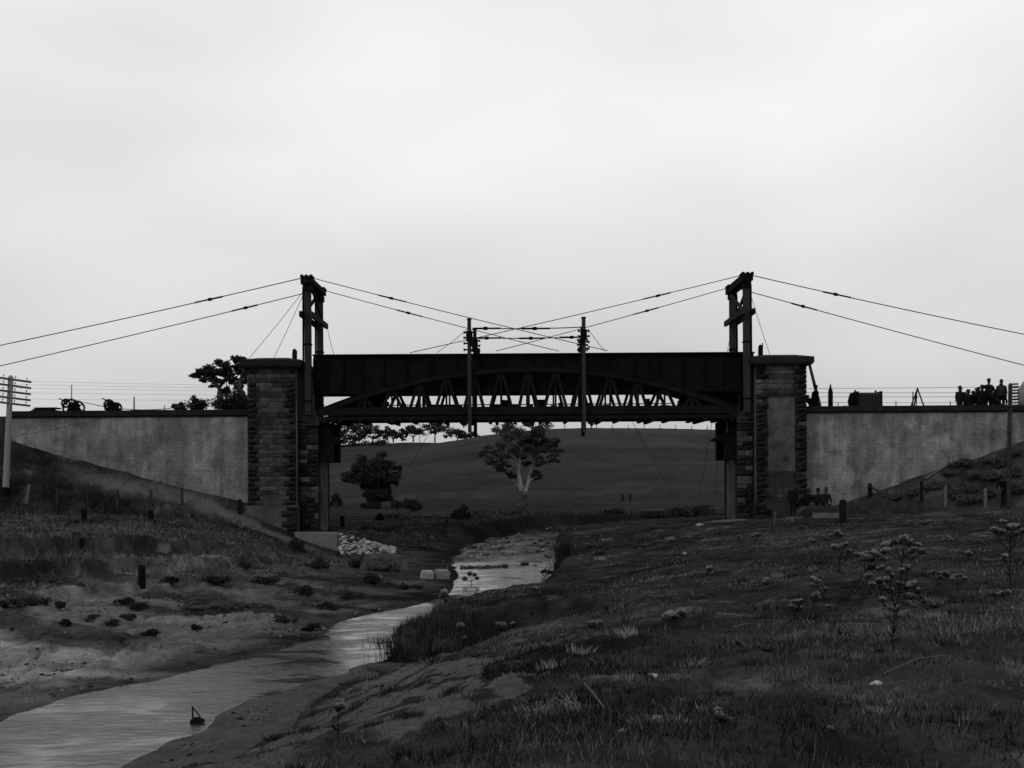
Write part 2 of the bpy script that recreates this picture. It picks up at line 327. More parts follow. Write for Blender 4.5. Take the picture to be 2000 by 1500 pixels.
TRACK = np.array([(-25.5, 60.2), (-22.6, 59.6), (-20.5, 59.7), (-18.5, 60.1), (-16.6, 60.1), (-14.8, 59.3), (-13.0, 58.6), (-10.8, 57.6)])
SPOLY = None
def soil(X, Y):
    Xw = X + .55 * fbm(X, Y, .9, 4, 171); Yw = Y + .9 * fbm(X, Y, .7, 4, 175)
    return inside(Xw, Yw, SPOLY)
def ground_tone(X, Y, z):
    """albedo of what covers the ground: sand, bare soil, dry or dark grass; far scarps also hold painted overhang shade"""
    dl, dr, ins = creek(X, Y); left = dl < dr
    n1 = fbm(X, Y, .28, 4, 101); n2 = fbm(X, Y, 1.1, 4, 111); n3 = fbm(X, Y, 4.2, 3, 121); n4 = fbm(X * .35, Y, .9, 4, 131)
    dry = fbm(X, Y, .16, 3, 161); grass = .021 * np.clip(1 + .6 * n1 + .75 * n2 + .5 * n3 + .6 * dry, .15, 3); bare = sstep(.30, .42, n2 * .7 + n3 * .35 + .25 * dry); grass = grass * (1 - bare) + .050 * (1 + .4 * n3) * bare
    w = np.interp(Y, [16, 24, 34, 44, 52, 60, 68, 80], [19, 17.5, 15.5, 11, 7, 5, 3, 2.2])
    q = dl / w
    nearcut = 1 - sstep(48, 64, Y)
    sandL = np.clip(1.25 - 1.25 * sstep(.50, .72, q + .20 * n2 + .10 * n1), 0, 1) * left * (1 - sstep(62, 75, Y))
    sandL = np.maximum(sandL, .55 * np.exp(-((q - .86) / .05) ** 2) * left * sstep(-.1, .4, n4) * nearcut)
    wet = 1 - sstep(0.0, 2.2, dl + .8 * n2)
    ero = fbm(X * .55, Y + .5 * X, .7, 4, 181); sl = .135 * np.clip(1 + .5 * n4 + .55 * n2 + .4 * n3, .2, 2.5) * (1 - .62 * sstep(.10, .30, ero + .2 * n3)) * (1 - .62 * wet) * (1 - .45 * sstep(.0, .5, n1 + .35 * n2)) * (1.08 - .62 * sstep(24, 42, Y)) * (1.05 - .45 * sstep(-12, -4, X))
    scar = np.where(left, np.exp(-((q - .80) / .20) ** 2), 0) * nearcut; grass = grass * (1 + scar * (1.3 * sstep(-.05, .35, n4) - .15))
    t = grass * (1 - sandL) + sl * sandL
    beach = (~left) & (Y < 25)
    sandR = np.where(beach & (soil(X, Y) | (dr < 1.8)), 1., 0.)
    lumps = sstep(.10, .26, n2 * .55 + n3 * .75) * sstep(1.7, 2.1, dr); lumps = np.maximum(lumps, np.exp(-((dr - 2.0 + .45 * fbm(X, Y, 1.1, 3, 21)) / .22) ** 2) * .9)
    sr = .062 * (1 + .25 * n4 + .25 * n3) * np.where(dr < 1.9, .82, 1.0) * (1 - .72 * lumps)
    t = np.where(sandR > 0, t * (1 - sandR) + sr * sandR, t)
    bedt = np.where(Y > 50, (.085 - .068 * sstep(62, 80, Y + 4 * n1)) * np.clip(1 + 1.0 * n4 + 1.0 * n2 + .5 * n3, .2, 3), .045 * (1 + .6 * n2)); t = np.where(ins, bedt, t)
    fb = sstep(66, 74, Y) * (1 - sstep(110, 130, Y)); t = np.where((~ins) & (fb > 0), t * (1 - fb) + fb * .020 * (1 + .6 * n2 + .5 * n1 + .3 * n4) * np.where(np.minimum(dl, dr) < 1.6, .55, 1.0), t)  # far banks darker beside the creek: overhang shade and grass painted into the tone
    hil = sstep(112, 135, Y); mow = .032 * np.clip(1 + .30 * fbm(X * .09, Y + .12 * X, .16, 4, 141) + .22 * fbm(X, Y, .03, 3, 151) + .25 * fbm(X * .4, Y, .35, 3, 155) + .12 * n2, .3, 2); mow = mow * (.72 + .40 * sstep(140, 235, Y)) * (1 + .35 * np.exp(-((Y - 158 - .10 * X + 6 * n1) / 2.2) ** 2))
    mow = np.where(Y > 290, mow * .75, mow)
    t = t * (1 - hil) + mow * hil
    # pale worn track along the foot of the left wing wall, and spoil at the right abutment
    d = pdist(X, Y, TRACK)
    tr = (1 - sstep(.30, 1.0, d + .8 * n2 + .35 * n3)) * sstep(-24.5, -20.5, X + 2 * n1); t = t * (1 - tr) + .068 * (1 + .45 * n3 + .4 * n2) * tr
    d = np.hypot((X - 11.3) / 1.6, (Y - 59.8) / 2.2); tr = 1 - sstep(.7, 1.05, d + .35 * n2); t = t * (1 - tr) + .10 * (1 + .3 * n3) * tr
    d = np.hypot((X + 23) / 4, (Y - 57.2) / 1.6) 
    return np.clip(t, .008, .3)

SPOLY = np.array([tuple(hit(x, y)[:2]) for x, y in [(560, 1350), (650, 1320), (750, 1296), (800, 1288), (870, 1292), (930, 1302), (975, 1325), (985, 1342), (930, 1372), (890, 1392), (850, 1420), (800, 1450), (770, 1490)]] + [(-3.2, 9.5), (-9, 9), (-12, 12), (-7, 16)])
rows = np.concatenate([np.linspace(-14, 4, 40, endpoint=False), np.geomspace(4 + 6, 60.2 + 6, 430) - 6, np.linspace(60.35, 67.2, 34), np.geomspace(67.5, 135, 130), np.geomspace(136, 470, 120), np.geomspace(490, 1500, 16)])
us = np.concatenate([np.linspace(-1.05, -.56, 50, endpoint=False), np.linspace(-.56, .56, 560), np.linspace(.56, 1.05, 51)[1:]])
UU, YY = np.meshgrid(us, rows); XX = UU * (YY * .985 + 16) ; XX = np.where(YY > 0, UU * (YY + 6 + 12 * np.exp(-np.maximum(YY, 0) / 8.)), UU * 18)
# compute in slabs
ZZ = np.zeros_like(XX); TT = np.zeros_like(XX)
for i in range(0, len(rows), 60):
    s = slice(i, i + 60); ZZ[s] = terrain(XX[s], YY[s]); TT[s] = ground_tone(XX[s], YY[s], ZZ[s])
nr, nc = XX.shape; idx = np.arange(nr * nc).reshape(nr, nc)
quads = np.stack([idx[:-1, :-1], idx[:-1, 1:], idx[1:, 1:], idx[1:, :-1]], -1).reshape(-1, 4)
M_ground = mat('ground', 1.0, var=.30, scale=9, rough=1, bump=.6, fine=34, attr='tone', spec=.0)
ground = np_mesh('ground', np.stack([XX, YY, ZZ], -1).reshape(-1, 3), quads, M_ground, {'tone': TT.ravel()}, smooth=True)
tag(ground, kind='structure')

# water: one sheet over the creek bed
M_water = bpy.data.materials.new('creek_water'); M_water.use_nodes = True
n, l = M_water.node_tree.nodes, M_water.node_tree.links; b = n['Principled BSDF']
b.inputs['Base Color'].default_value = (.030, .030, .030, 1); b.inputs['Roughness'].default_value = .07; b.inputs['IOR'].default_value = 1.33
g_ = n.new('ShaderNodeNewGeometry'); mp = n.new('ShaderNodeMapping'); mp.inputs['Scale'].default_value = (.9, 1.9, 1); mp.inputs['Rotation'].default_value = (0, 0, -.5); l.new(g_.outputs['Position'], mp.inputs[0])
t1 = n.new('ShaderNodeTexNoise'); t1.inputs['Scale'].default_value = 3.6; t1.inputs['Detail'].default_value = 6; t1.inputs['Roughness'].default_value = .62; t1.inputs['Distortion'].default_value = .8; l.new(mp.outputs[0], t1.inputs['Vector'])
bp = n.new('ShaderNodeBump'); bp.inputs['Strength'].default_value = .27; bp.inputs['Distance'].default_value = .06; l.new(t1.outputs['Fac'], bp.inputs['Height']); l.new(bp.outputs[0], b.inputs['Normal'])
t2 = n.new('ShaderNodeTexNoise'); t2.inputs['Scale'].default_value = .55; t2.inputs['Detail'].default_value = 3; t2.inputs['Distortion'].default_value = .7; l.new(mp.outputs[0], t2.inputs['Vector'])      # calm and ruffled patches
r2 = n.new('ShaderNodeMapRange'); r2.inputs[1].default_value = .40; r2.inputs[2].default_value = .60; r2.inputs[3].default_value = .03; r2.inputs[4].default_value = .38; l.new(t2.outputs['Fac'], r2.inputs[0]); l.new(r2.outputs[0], bp.inputs['Strength'])
bm = bmesh.new()
Lr, Rr = Lw[:-4], Rw[:-4]
wv = [bm.verts.new((x - 1.2, y + .6, ZW)) for x, y in Lr] + [bm.verts.new((x + 1.0, y - .8, ZW)) for x, y in Rr[::-1]]
bm.faces.new(wv); bmesh.ops.triangulate(bm, faces=bm.faces[:]); bmesh.ops.recalc_face_normals(bm, faces=bm.faces[:])
me = bpy.data.meshes.new('creek_water'); bm.to_mesh(me); bm.free(); me.materials.append(M_water)
if me.polygons[0].normal.z < 0: me.flip_normals()
wat = bpy.data.objects.new('creek_water', me); COL.objects.link(wat); tag(wat, kind='structure')

# ------------------------------------------------------------------ materials of built things
M_conc = mat('old_concrete', .142, var=.32, scale=1.3, rough=.95, bump=.3, fine=7, big=.18)
M_conc2 = mat('smooth_concrete', .10, var=.15, scale=2, rough=.95, bump=.15, fine=14)
M_cope = mat('coping_concrete', .014, var=.3, scale=2, obvar=.12)
M_stone = mat('pillar_stone', .038, var=.42, scale=2.2, bump=.7, fine=12, obvar=.45, big=.3)
M_quoin = mat('quoin_stone', .013, var=.35, scale=4, bump=.9, fine=14, obvar=.40)
M_mortar = mat('mortar', .024, var=.3, scale=3, bump=.4, fine=20)
M_plaster = mat('render_patch', .054, var=.28, scale=1.6, bump=.35, fine=11, big=.35)
M_render2 = mat('weathered_render', .050, var=.42, scale=1.8, bump=.5, fine=9, big=.45)
M_iron = mat('black_iron', .0045, var=.3, scale=3, rough=.85, spec=.03, bump=.15, fine=20)
M_web = mat('girder_paint', .0055, var=.35, scale=1.5, rough=.85, spec=.03, bump=.1, fine=8)
M_arch = mat('truss_paint', .0075, var=.3, scale=2, rough=.85, spec=.03, bump=.1)
M_timber = mat('weathered_timber', .025, var=.35, scale=6, rough=.95, bump=.5, stretch=(3, 3, .35), obvar=.15)
M_tdark = mat('dark_timber', .008, var=.35, scale=6, rough=.95, bump=.5, stretch=(3, 3, .35), obvar=.25)
M_tpale = mat('pale_timber', .075, var=.3, scale=6, rough=.95, bump=.4, obvar=.15)
M_rope = mat('wire_rope', .035, var=.3, scale=8, rough=.8, bump=0)
M_pole = mat('pole_timber', .16, var=.25, scale=5, rough=.95, bump=.4, stretch=(3, 3, .3))
M_insul = mat('insulator', .25, var=.1, rough=.4)
M_rock = mat('rubble_stone', .20, var=.4, scale=5, bump=.7, obvar=.3)
M_rockd = mat('dark_clod', .035, var=.35, scale=5, bump=.7, obvar=.3)
M_bark = mat('gum_bark', .20, var=.40, scale=2.2, bump=.3, stretch=(2, 2, .6))
M_barkd = mat('dark_bark', .040, var=.35, scale=2, bump=.4)
M_leaf = mat('gum_leaf', .038, var=.5, scale=.8, bump=0, fine=4)
M_leafd = mat('dark_leaf', .020, var=.45, scale=.8, bump=0, fine=4)
M_far = mat('far_leaf', .026, var=.4, scale=.4, bump=0, fine=2)

# wall boards: faint horizontal shutter lines and drip streaks as relief + stains of their own
def board_relief(m, z_step=.42):
    n, l = m.node_tree.nodes, m.node_tree.links; b = n['Principled BSDF']
    g = n.new('ShaderNodeNewGeometry'); s = n.new('ShaderNodeSeparateXYZ'); l.new(g.outputs['Position'], s.inputs[0])
    w = n.new('ShaderNodeMath'); w.operation = 'MULTIPLY'; w.inputs[1].default_value = 2 * math.pi / z_step; l.new(s.outputs['Z'], w.inputs[0])
    c = n.new('ShaderNodeMath'); c.operation = 'COSINE'; l.new(w.outputs[0], c.inputs[0])
    p = n.new('ShaderNodeMath'); p.operation = 'POWER'; a = n.new('ShaderNodeMath'); a.operation = 'ABSOLUTE'; l.new(c.outputs[0], a.inputs[0]); l.new(a.outputs[0], p.inputs[0]); p.inputs[1].default_value = 30
    old = b.inputs['Normal'].links[0].from_node
    bp = n.new('ShaderNodeBump'); bp.inputs['Strength'].default_value = .25; bp.inputs['Distance'].default_value = .03; bp.invert = True
    l.new(p.outputs[0], bp.inputs['Height']); l.new(old.outputs[0], bp.inputs['Normal']); l.new(bp.outputs[0], b.inputs['Normal'])
    # stains that run down the face
    src = b.inputs['Base Color'].links[0].from_socket
    mp = n.new('ShaderNodeMapping'); mp.inputs['Scale'].default_value = (1.1, 1.1, .16); l.new(g.outputs['Position'], mp.inputs[0])
    t = n.new('ShaderNodeTexNoise'); t.inputs['Scale'].default_value = 1.7; t.inputs['Detail'].default_value = 6; t.inputs['Roughness'].default_value = .7; l.new(mp.outputs[0], t.inputs['Vector'])
    r = n.new('ShaderNodeMapRange'); r.inputs[1].default_value = .35; r.inputs[2].default_value = .65; r.inputs[3].default_value = .66; r.inputs[4].default_value = 1.25; l.new(t.outputs['Fac'], r.inputs[0])
    k = n.new('ShaderNodeTexNoise'); k.inputs['Scale'].default_value = .75; k.inputs['Detail'].default_value = 7; k.inputs['Roughness'].default_value = .62; k.inputs['Distortion'].default_value = .6; l.new(g.outputs['Position'], k.inputs['Vector'])
    k2 = n.new('ShaderNodeMapRange'); k2.inputs[1].default_value = .47; k2.inputs[2].default_value = .54; k2.inputs[3].default_value = .84; k2.inputs[4].default_value = 1.10; l.new(k.outputs['Fac'], k2.inputs[0])
    q = n.new('ShaderNodeMath'); q.operation = 'MULTIPLY'; l.new(r.outputs[0], q.inputs[0]); l.new(k2.outputs[0], q.inputs[1])
    v = n.new('ShaderNodeVectorMath'); v.operation = 'SCALE'; l.new(src, v.inputs[0]); l.new(q.outputs[0], v.inputs['Scale']); l.new(v.outputs[0], b.inputs['Base Color'])
board_relief(M_conc)

# unit stones (shared meshes): rock-faced block, front towards -Y
def stone_mesh(seed, m, amp, inset):
    r = random.Random(seed); bm = bmesh.new()
    nx, nz = 3, 2; vs = {}
    for i in range(nx + 1):
        for k in range(nz + 1):
            edge = i in (0, nx) or k in (0, nz)
            y = -.5 + (inset if edge else r.uniform(-amp, amp * .3))
            x = -.5 + i / nx + (0 if i in (0, nx) else r.uniform(-.08, .08)); z = -.5 + k / nz + (0 if k in (0, nz) else r.uniform(-.1, .1))
            if i in (0, nx): x *= .992
            if k in (0, nz): z *= .975 + r.uniform(-.02, .02)
            vs[i, k] = bm.verts.new((x, y, z))
    for i in range(nx):
        for k in range(nz): bm.faces.new((vs[i, k], vs[i + 1, k], vs[i + 1, k + 1], vs[i, k + 1]))
    per = [(i, 0) for i in range(nx)] + [(nx, k) for k in range(nz)] + [(i, nz) for i in range(nx, 0, -1)] + [(0, k) for k in range(nz, 0, -1)]
    back = {p: bm.verts.new((vs[p].co.x, .5, vs[p].co.z)) for p in per}
    for a, b_ in zip(per, per[1:] + per[:1]): bm.faces.new((vs[a], back[a], back[b_], vs[b_]))
    bm.faces.new([back[p] for p in per])
    bmesh.ops.recalc_face_normals(bm, faces=bm.faces[:])
    me = bpy.data.meshes.new('stone'); bm.to_mesh(me); bm.free(); me.materials.append(m); return me
ST = [stone_mesh(i, M_stone, .05, .05) for i in range(4)]; QT = [stone_mesh(20 + i, M_quoin, .18, .13) for i in range(4)]
def stone(parent, x0, x1, yf, z0, z1, depth, quoin=False, rz=0, name='stone'):
    ob = bpy.data.objects.new(name, random.choice(QT if quoin else ST)); COL.objects.link(ob); ob.parent = parent
    ob.location = Vector(((x0 + x1) / 2, yf, (z0 + z1) / 2)) - parent_world(parent) if not rz else Vector((yf, (x0 + x1) / 2, (z0 + z1) / 2)) - parent_world(parent)
    ob.scale = (x1 - x0, depth, z1 - z0); ob.rotation_euler = (0, 0, rz); return ob

# ------------------------------------------------------------------ abutments
ZLEDGE, ZSHELF, ZCAPB = .08, 5.15, 7.42
def courses(z0, z1, h=.262):
    n = max(1, round((z1 - z0) / h)); u = np.cumsum([0] + [random.uniform(.78, 1.22) for _ in range(n)]); u = z0 + (z1 - z0) * u / u[-1]; return [(float(u[i]), float(u[i + 1])) for i in range(n)]
def cap_stone(parent, x0, x1, y0, y1, z):
    m = MB(); o = .33
    m.box((x0 - o + .06, y0 - o + .06, z), (x1 + o - .06, y1 + o - .06, z + .08)); m.box((x0 - o, y0 - o, z + .08), (x1 + o, y1 + o, z + .40))
    a = [(x0 - o, y0 - o, z + .40), (x1 + o, y0 - o, z + .40), (x1 + o, y1 + o, z + .40), (x0 - o, y1 + o, z + .40)]
    i = .5; b = [(x0 + i, y0 + i, z + .58), (x1 - i, y0 + i, z + .58), (x1 - i, y1 - i, z + .58), (x0 + i, y1 - i, z + .58)]
    m.add(a + b, [(0, 1, 5, 4), (1, 2, 6, 5), (2, 3, 7, 6), (3, 0, 4, 7), (4, 5, 6, 7)])
    return m.build('cap', M_cope, parent)
def abutment(side, label):
    s = -1 if side == 'l' else 1
    xo, xi = ((-14.10, -11.50) if s < 0 else (15.74, 13.02)); x0, x1 = min(xo, xi), max(xo, xi)
    zb = -1.55 if s < 0 else -1.1
    ab = thing('stone_abutment', label, 'abutment', ((x0 + x1) / 2, 62, zb))
    # near pillar: core, stones, cap, plinth
    core = MB().box((x0 + .06, 60.10, zb + .2), (x1 - .06, 62.9, ZCAPB)).build('pillar', M_mortar, ab)
    pill = core
    for j, (a, c) in enumerate(courses(ZLEDGE + .02, ZCAPB - .01)):
        lo, sh = (.62, .38) if j % 2 else (.40, .60)
        ql, qr = lo + random.uniform(-.06, .1), sh + random.uniform(-.06, .1)
        bulge = .0
        for (xa, xb) in ((x0, x0 + ql), (x1 - qr, x1)):
            dark = random.random() < .85
            stone(pill, xa + .012, xb - .012, 60.16, a + .012, c - .012, .40 if dark else .34, quoin=dark, name='quoin_stone')
        plast = (s > 0 and a < 5.7 and not (a < 1.9 and random.random() < .55)) 
        if not plast:
            x = x0 + ql
            while x < x1 - qr - .05:
                w = random.uniform(.28, .95); xb = min(x + w, x1 - qr)
                if x1 - qr - xb < .25: xb = x1 - qr
                stone(pill, x + .008, xb - .008, 60.18, a + .008, c - .008, .30); x = xb
    if s > 0:   # the rendered middle of the right pillar
        m = MB().box((x0 + .62, 60.035, 1.75), (x1 - .66, 60.12, 5.66)); m.build('render_coat', M_render2, pill)
        m = MB().box((x0 + .7, 60.04, .1), (x1 - .72, 60.12, 1.74)); m.build('render_coat', M_mortar, pill)
    else:
        m = MB().box((x0 + .8, 60.0, .1), (x1 - .75, 60.12, .62)); m.build('render_coat', M_plaster, pill)
    # side of the pillar towards the creek: dressed strip then courses
    xf = xi
    MB().box((min(xf, xf - s * .05), 60.02, ZLEDGE), (max(xf, xf - s * .05), 60.30, ZCAPB - .02)).build('dressed_margin', M_plaster, pill)
    cap_stone(ab, x0, x1, 60.05, 62.9, ZCAPB)
    pl = MB().box((x0 - .10, 59.86, zb), (x1 + .10, 63.0, ZLEDGE)); plo = pl.build('plinth', M_plaster if s < 0 else M_mortar, ab)
    for j, (a, c) in enumerate(courses(zb + .25, ZLEDGE - .06, .27)):
        lo = .85 if j % 2 else .55
        xa, xb = (x1 + .10 - lo, x1 + .10) if s < 0 else (x0 - .10, x0 - .10 + lo)
        stone(plo, xa, xb, 59.90, a + .01, c - .01, .30, True, name='quoin_stone')
    # far pillar
    fp = MB().box((x0 + .05, 64.3, zb), (x1 - .05, 66.9, ZCAPB)).build('pillar', M_mortar, ab)
    for j, (a, c) in enumerate(courses(ZSHELF, ZCAPB - .01)):
        lo = .62 if j % 2 else .40
        xa, xb = (x1 - lo, x1) if s < 0 else (x0, x0 + lo)
        stone(fp, xa, xb, 64.34, a + .01, c - .01, .3, True, name='quoin_stone')
    cap_stone(ab, x0, x1, 64.3, 66.9, ZCAPB)
    # breast wall under the bearing shelf, with its rounded coping
    bx0, bx1 = (xi, -10.40) if s < 0 else (12.10, xi)
    br = MB().box((bx0, 60.62, zb), (bx1, 64.1, ZSHELF - .55)).build('breast_wall', M_mortar, ab)
    for j, (a, c) in enumerate(courses(zb + .1, ZSHELF - .75)):
        x = bx0 + (.09 if s < 0 else 0); first = True; end = bx1 - (.09 if s > 0 else 0)
        while x < end - .05:
            w = random.uniform(.3, .68); xb = min(x + w, end)
            if end - xb < .2: xb = end
            stone(br, x + .01, xb - .01, 60.66, a + .01, c - .01, .34, random.random() < .55); x = xb
        xs_ = bx1 if s < 0 else bx0; rz = math.pi / 2 * (1 if s < 0 else -1)
        stone(br, 60.55, 60.86 + (.22 if j % 2 else 0), xs_ - s * -.06 * -1 if False else xs_ + s * .04, a + .012, c - .012, .12, True, rz=rz, name='quoin_stone')
        stone(br, 63.62 - (.2 if j % 2 else 0), 64.16, xs_ + s * .04, a + .012, c - .012, .14, True, rz=rz, name='quoin_stone')
    xs_ = bx1 if s < 0 else bx0
    MB().box((min(xs_, xs_ - s * .025), 61.1, zb), (max(xs_, xs_ - s * .025), 63.40, 2.36)).build('render_coat', M_plaster, br)
    cm = MB(); n = 8; prof = [(bx0 if s < 0 else bx1, ZSHELF - .55)]
    for i in range(n + 1):
        t = i / n * math.pi / 2; X = (bx0 + (bx1 + .08 - bx0) * math.sin(t)) if s < 0 else (bx1 - (bx1 - bx0 + .08) * math.sin(t)); prof.append((X, ZSHELF - .72 + .70 * math.cos(t)))
    m_ = len(prof); vs = [(x, y, z) for y in (60.42, 64.25) for x, z in prof]
    cm.add(vs, [(i, (i + 1) % m_, m_ + (i + 1) % m_, m_ + i) for i in range(m_)] + [tuple(range(m_ - 1, -1, -1)), tuple(range(m_, 2 * m_))])
    cm.build('rounded_coping', M_mortar, ab)
    cb = MB().box((bx0 + .0, 60.36, ZSHELF - .80), (bx1 + (0.07 if s < 0 else 0), 60.60, ZSHELF - .70)).build('string_course', M_mortar, ab)
    # dark iron bearing columns
    cx0, cx1 = (-10.50, -9.66) if s < 0 else (11.50, 12.16)
    co = MB(); co.box((cx0, 60.75, 2.36), (cx1, 61.15, 4.50)); co.box((cx0 - .04, 60.72, 2.36), (cx1 + .04, 61.2, 2.52)); co.box((cx0 - .04, 60.72, 4.3), (cx1 + .04, 61.2, 4.46)); MB().box((cx0, 63.2, 2.36), (cx1, 63.7, 4.50)).build('bearing_column', M_iron, ab)
    for k in range(3): co.box((cx0 - .02, 60.73, 2.8 + k * .5), (cx1 + .02, 60.752, 2.86 + k * .5))
    co.build('bearing_column', M_iron, ab)
    bxa = (cx1 - .02, cx1 + .62) if s < 0 else (cx0 - .70, cx0 + .02)
    bk = MB(); xa, xb = bxa
    zt = 3.62; tri = [(xa, zt - .25), (xb, zt - .25), (xb, zt - .13), (xa + (0 if s < 0 else .40), zt + (.18 if s < 0 else .18))] if s > 0 else [(xa, zt - .25), (xb, zt - .25), (xb, zt - .13), (xa + .05, zt + .18)]
    if s > 0: tri = [(xa, zt - .25), (xb, zt - .25), (xb, zt + .18), (xa, zt - .13)]
    vs = [(x, y, z) for y in (60.7, 61.3) for x, z in tri]
    bk.add(vs, [(3, 2, 1, 0), (4, 5, 6, 7)] + [(i, (i + 1) % 4, 4 + (i + 1) % 4, 4 + i) for i in range(4)]); bk.build('bracket', M_iron, ab)
    return ab
abL = abutment('l', 'tall stone abutment pillar above concrete footing and rubble, left of the creek')
abR = abutment('r', 'tall stone abutment pillar with rendered middle, behind the men by the timber stack')

# wing walls with their coping stones
def wing(x0, x1, label, seglen=2.1):
    w = thing('wing_wall', label, 'wall', ((x0 + x1) / 2, 61.4, -1.0))
    MB().box((x0, YWALL, -2.2), (x1, YWALL + .62, 4.88)).build('wall_face', M_conc, w)
    n = max(1, round((x1 - x0) / seglen))
    for i in range(n):
        a, b_ = x0 + (x1 - x0) * i / n, x0 + (x1 - x0) * (i + 1) / n; d = random.uniform(-.012, .012)
        m = MB(); m.box((a + .006, YWALL - .16 + d, 4.96 + d), (b_ - .006, YWALL + .85, 5.25 + d)); m.box((a + .006, YWALL - .08 + d, 4.88), (b_ - .006, YWALL + .80, 4.96 + d)); m.build('coping_stone', M_cope, w)
    return w
wl_ = wing(-27.1, -14.11, 'mottled concrete wing wall above the left embankment, carrying the winches')
wr_ = wing(15.75, 44.0, 'mottled concrete wing wall on the right, below the crowd of men')
# return of the left wall, running back along the road
w = thing('wing_wall', 'short dark end of wall behind the pale telegraph pole at left edge', 'wall', (-28, 63, 3))
MB().box((-60, 61.9, -1), (-27.0, 62.4, 4.72)).build('wall_face', M_conc2, w); MB().box((-60, 61.84, 4.72), (-27.12, 62.5, 4.92)).build('coping_stone', M_cope, w)

# concrete footing at the left pillar
ft = MB(); tf = Matrix.Translation(P(575, 1037, 58.6)) 
a, b_, c, d = P(575, 1040, 59.4), P(658, 1038, 58.4), P(664, 1036, 59.7), P(590, 1036, 60.2)
zt = a.z; base = [Vector((q.x, q.y, zt)) for q in (a, b_, c, d)]
ft.add([Vector((q.x, q.y, -3.2)) for q in base] + base, [(0, 1, 5, 4), (1, 2, 6, 5), (2, 3, 7, 6), (3, 0, 4, 7), (4, 5, 6, 7)])
o = ft.build('concrete_footing', M_conc2, origin=Vector((base[0].x, base[0].y, -2.6))); tag(o, 'smooth grey concrete footing block beside pale rubble under the left pillar', 'footing')

# ------------------------------------------------------------------ plate girders
XG0, XG1 = P(612, 690, 61).x, P(1472, 690, 61).x; ZG0, ZG1 = 6.08, 8.20
def girder(Y, label):
    gth = thing('plate_girder', label, 'girder', ((XG0 + XG1) / 2, Y, ZG0), 'pair of plate girders')
    MB().box((XG0, Y - .012, ZG0 + .06), (XG1, Y + .012, ZG1 - .06)).build('web_plate', M_web, gth)
    for z, nm in ((ZG1 - .06, 'top_flange'), (ZG0, 'bottom_flange')):
        m = MB(); m.box((XG0 - .03, Y - .23, z), (XG1 + .03, Y + .23, z + .06)); zz = z - .13 if nm[0] == 't' else z + .06
        for sy in (-1, 1): m.box((XG0, Y + sy * .014 - (.02 if sy < 0 else 0), zz), (XG1, Y + sy * .014 + (.02 if sy > 0 else 0), zz + .13))
        m.build(nm, M_web, gth)
    rv = MB(); rx = XG0 + .1
    while rx < XG1:
        for zz in (ZG1 - .13, ZG0 + .13): rv.box((rx - .018, Y - .05, zz - .018), (rx + .018, Y - .033, zz + .018))
        rx += .16
    tag(rv.build('rivets', M_arch, gth), kind='stuff')
    half = [612, 639, 671, 707, 750, 795, 845, 893, 940, 987]; xs = [P(q, 730, 61).x for q in half]; cxm = (XG0 + XG1) / 2
    xs = xs + [cxm] + [2 * cxm - q for q in xs[::-1]]; xs[0] += .05; xs[-1] -= .05
    for x in xs:
        m = MB(); m.box((x - .012, Y - .15, ZG0 + .07), (x + .012, Y + .15, ZG1 - .07)); m.box((x - .07, Y - .045, ZG0 + .20), (x + .07, Y - .0125, ZG1 - .20)); m.build('stiffener', M_web, gth)
    return gth
girder(61.05, 'black riveted plate girder facing the camera, behind the arched truss')
girder(63.1, 'rear black plate girder, hidden beyond the one facing the camera')

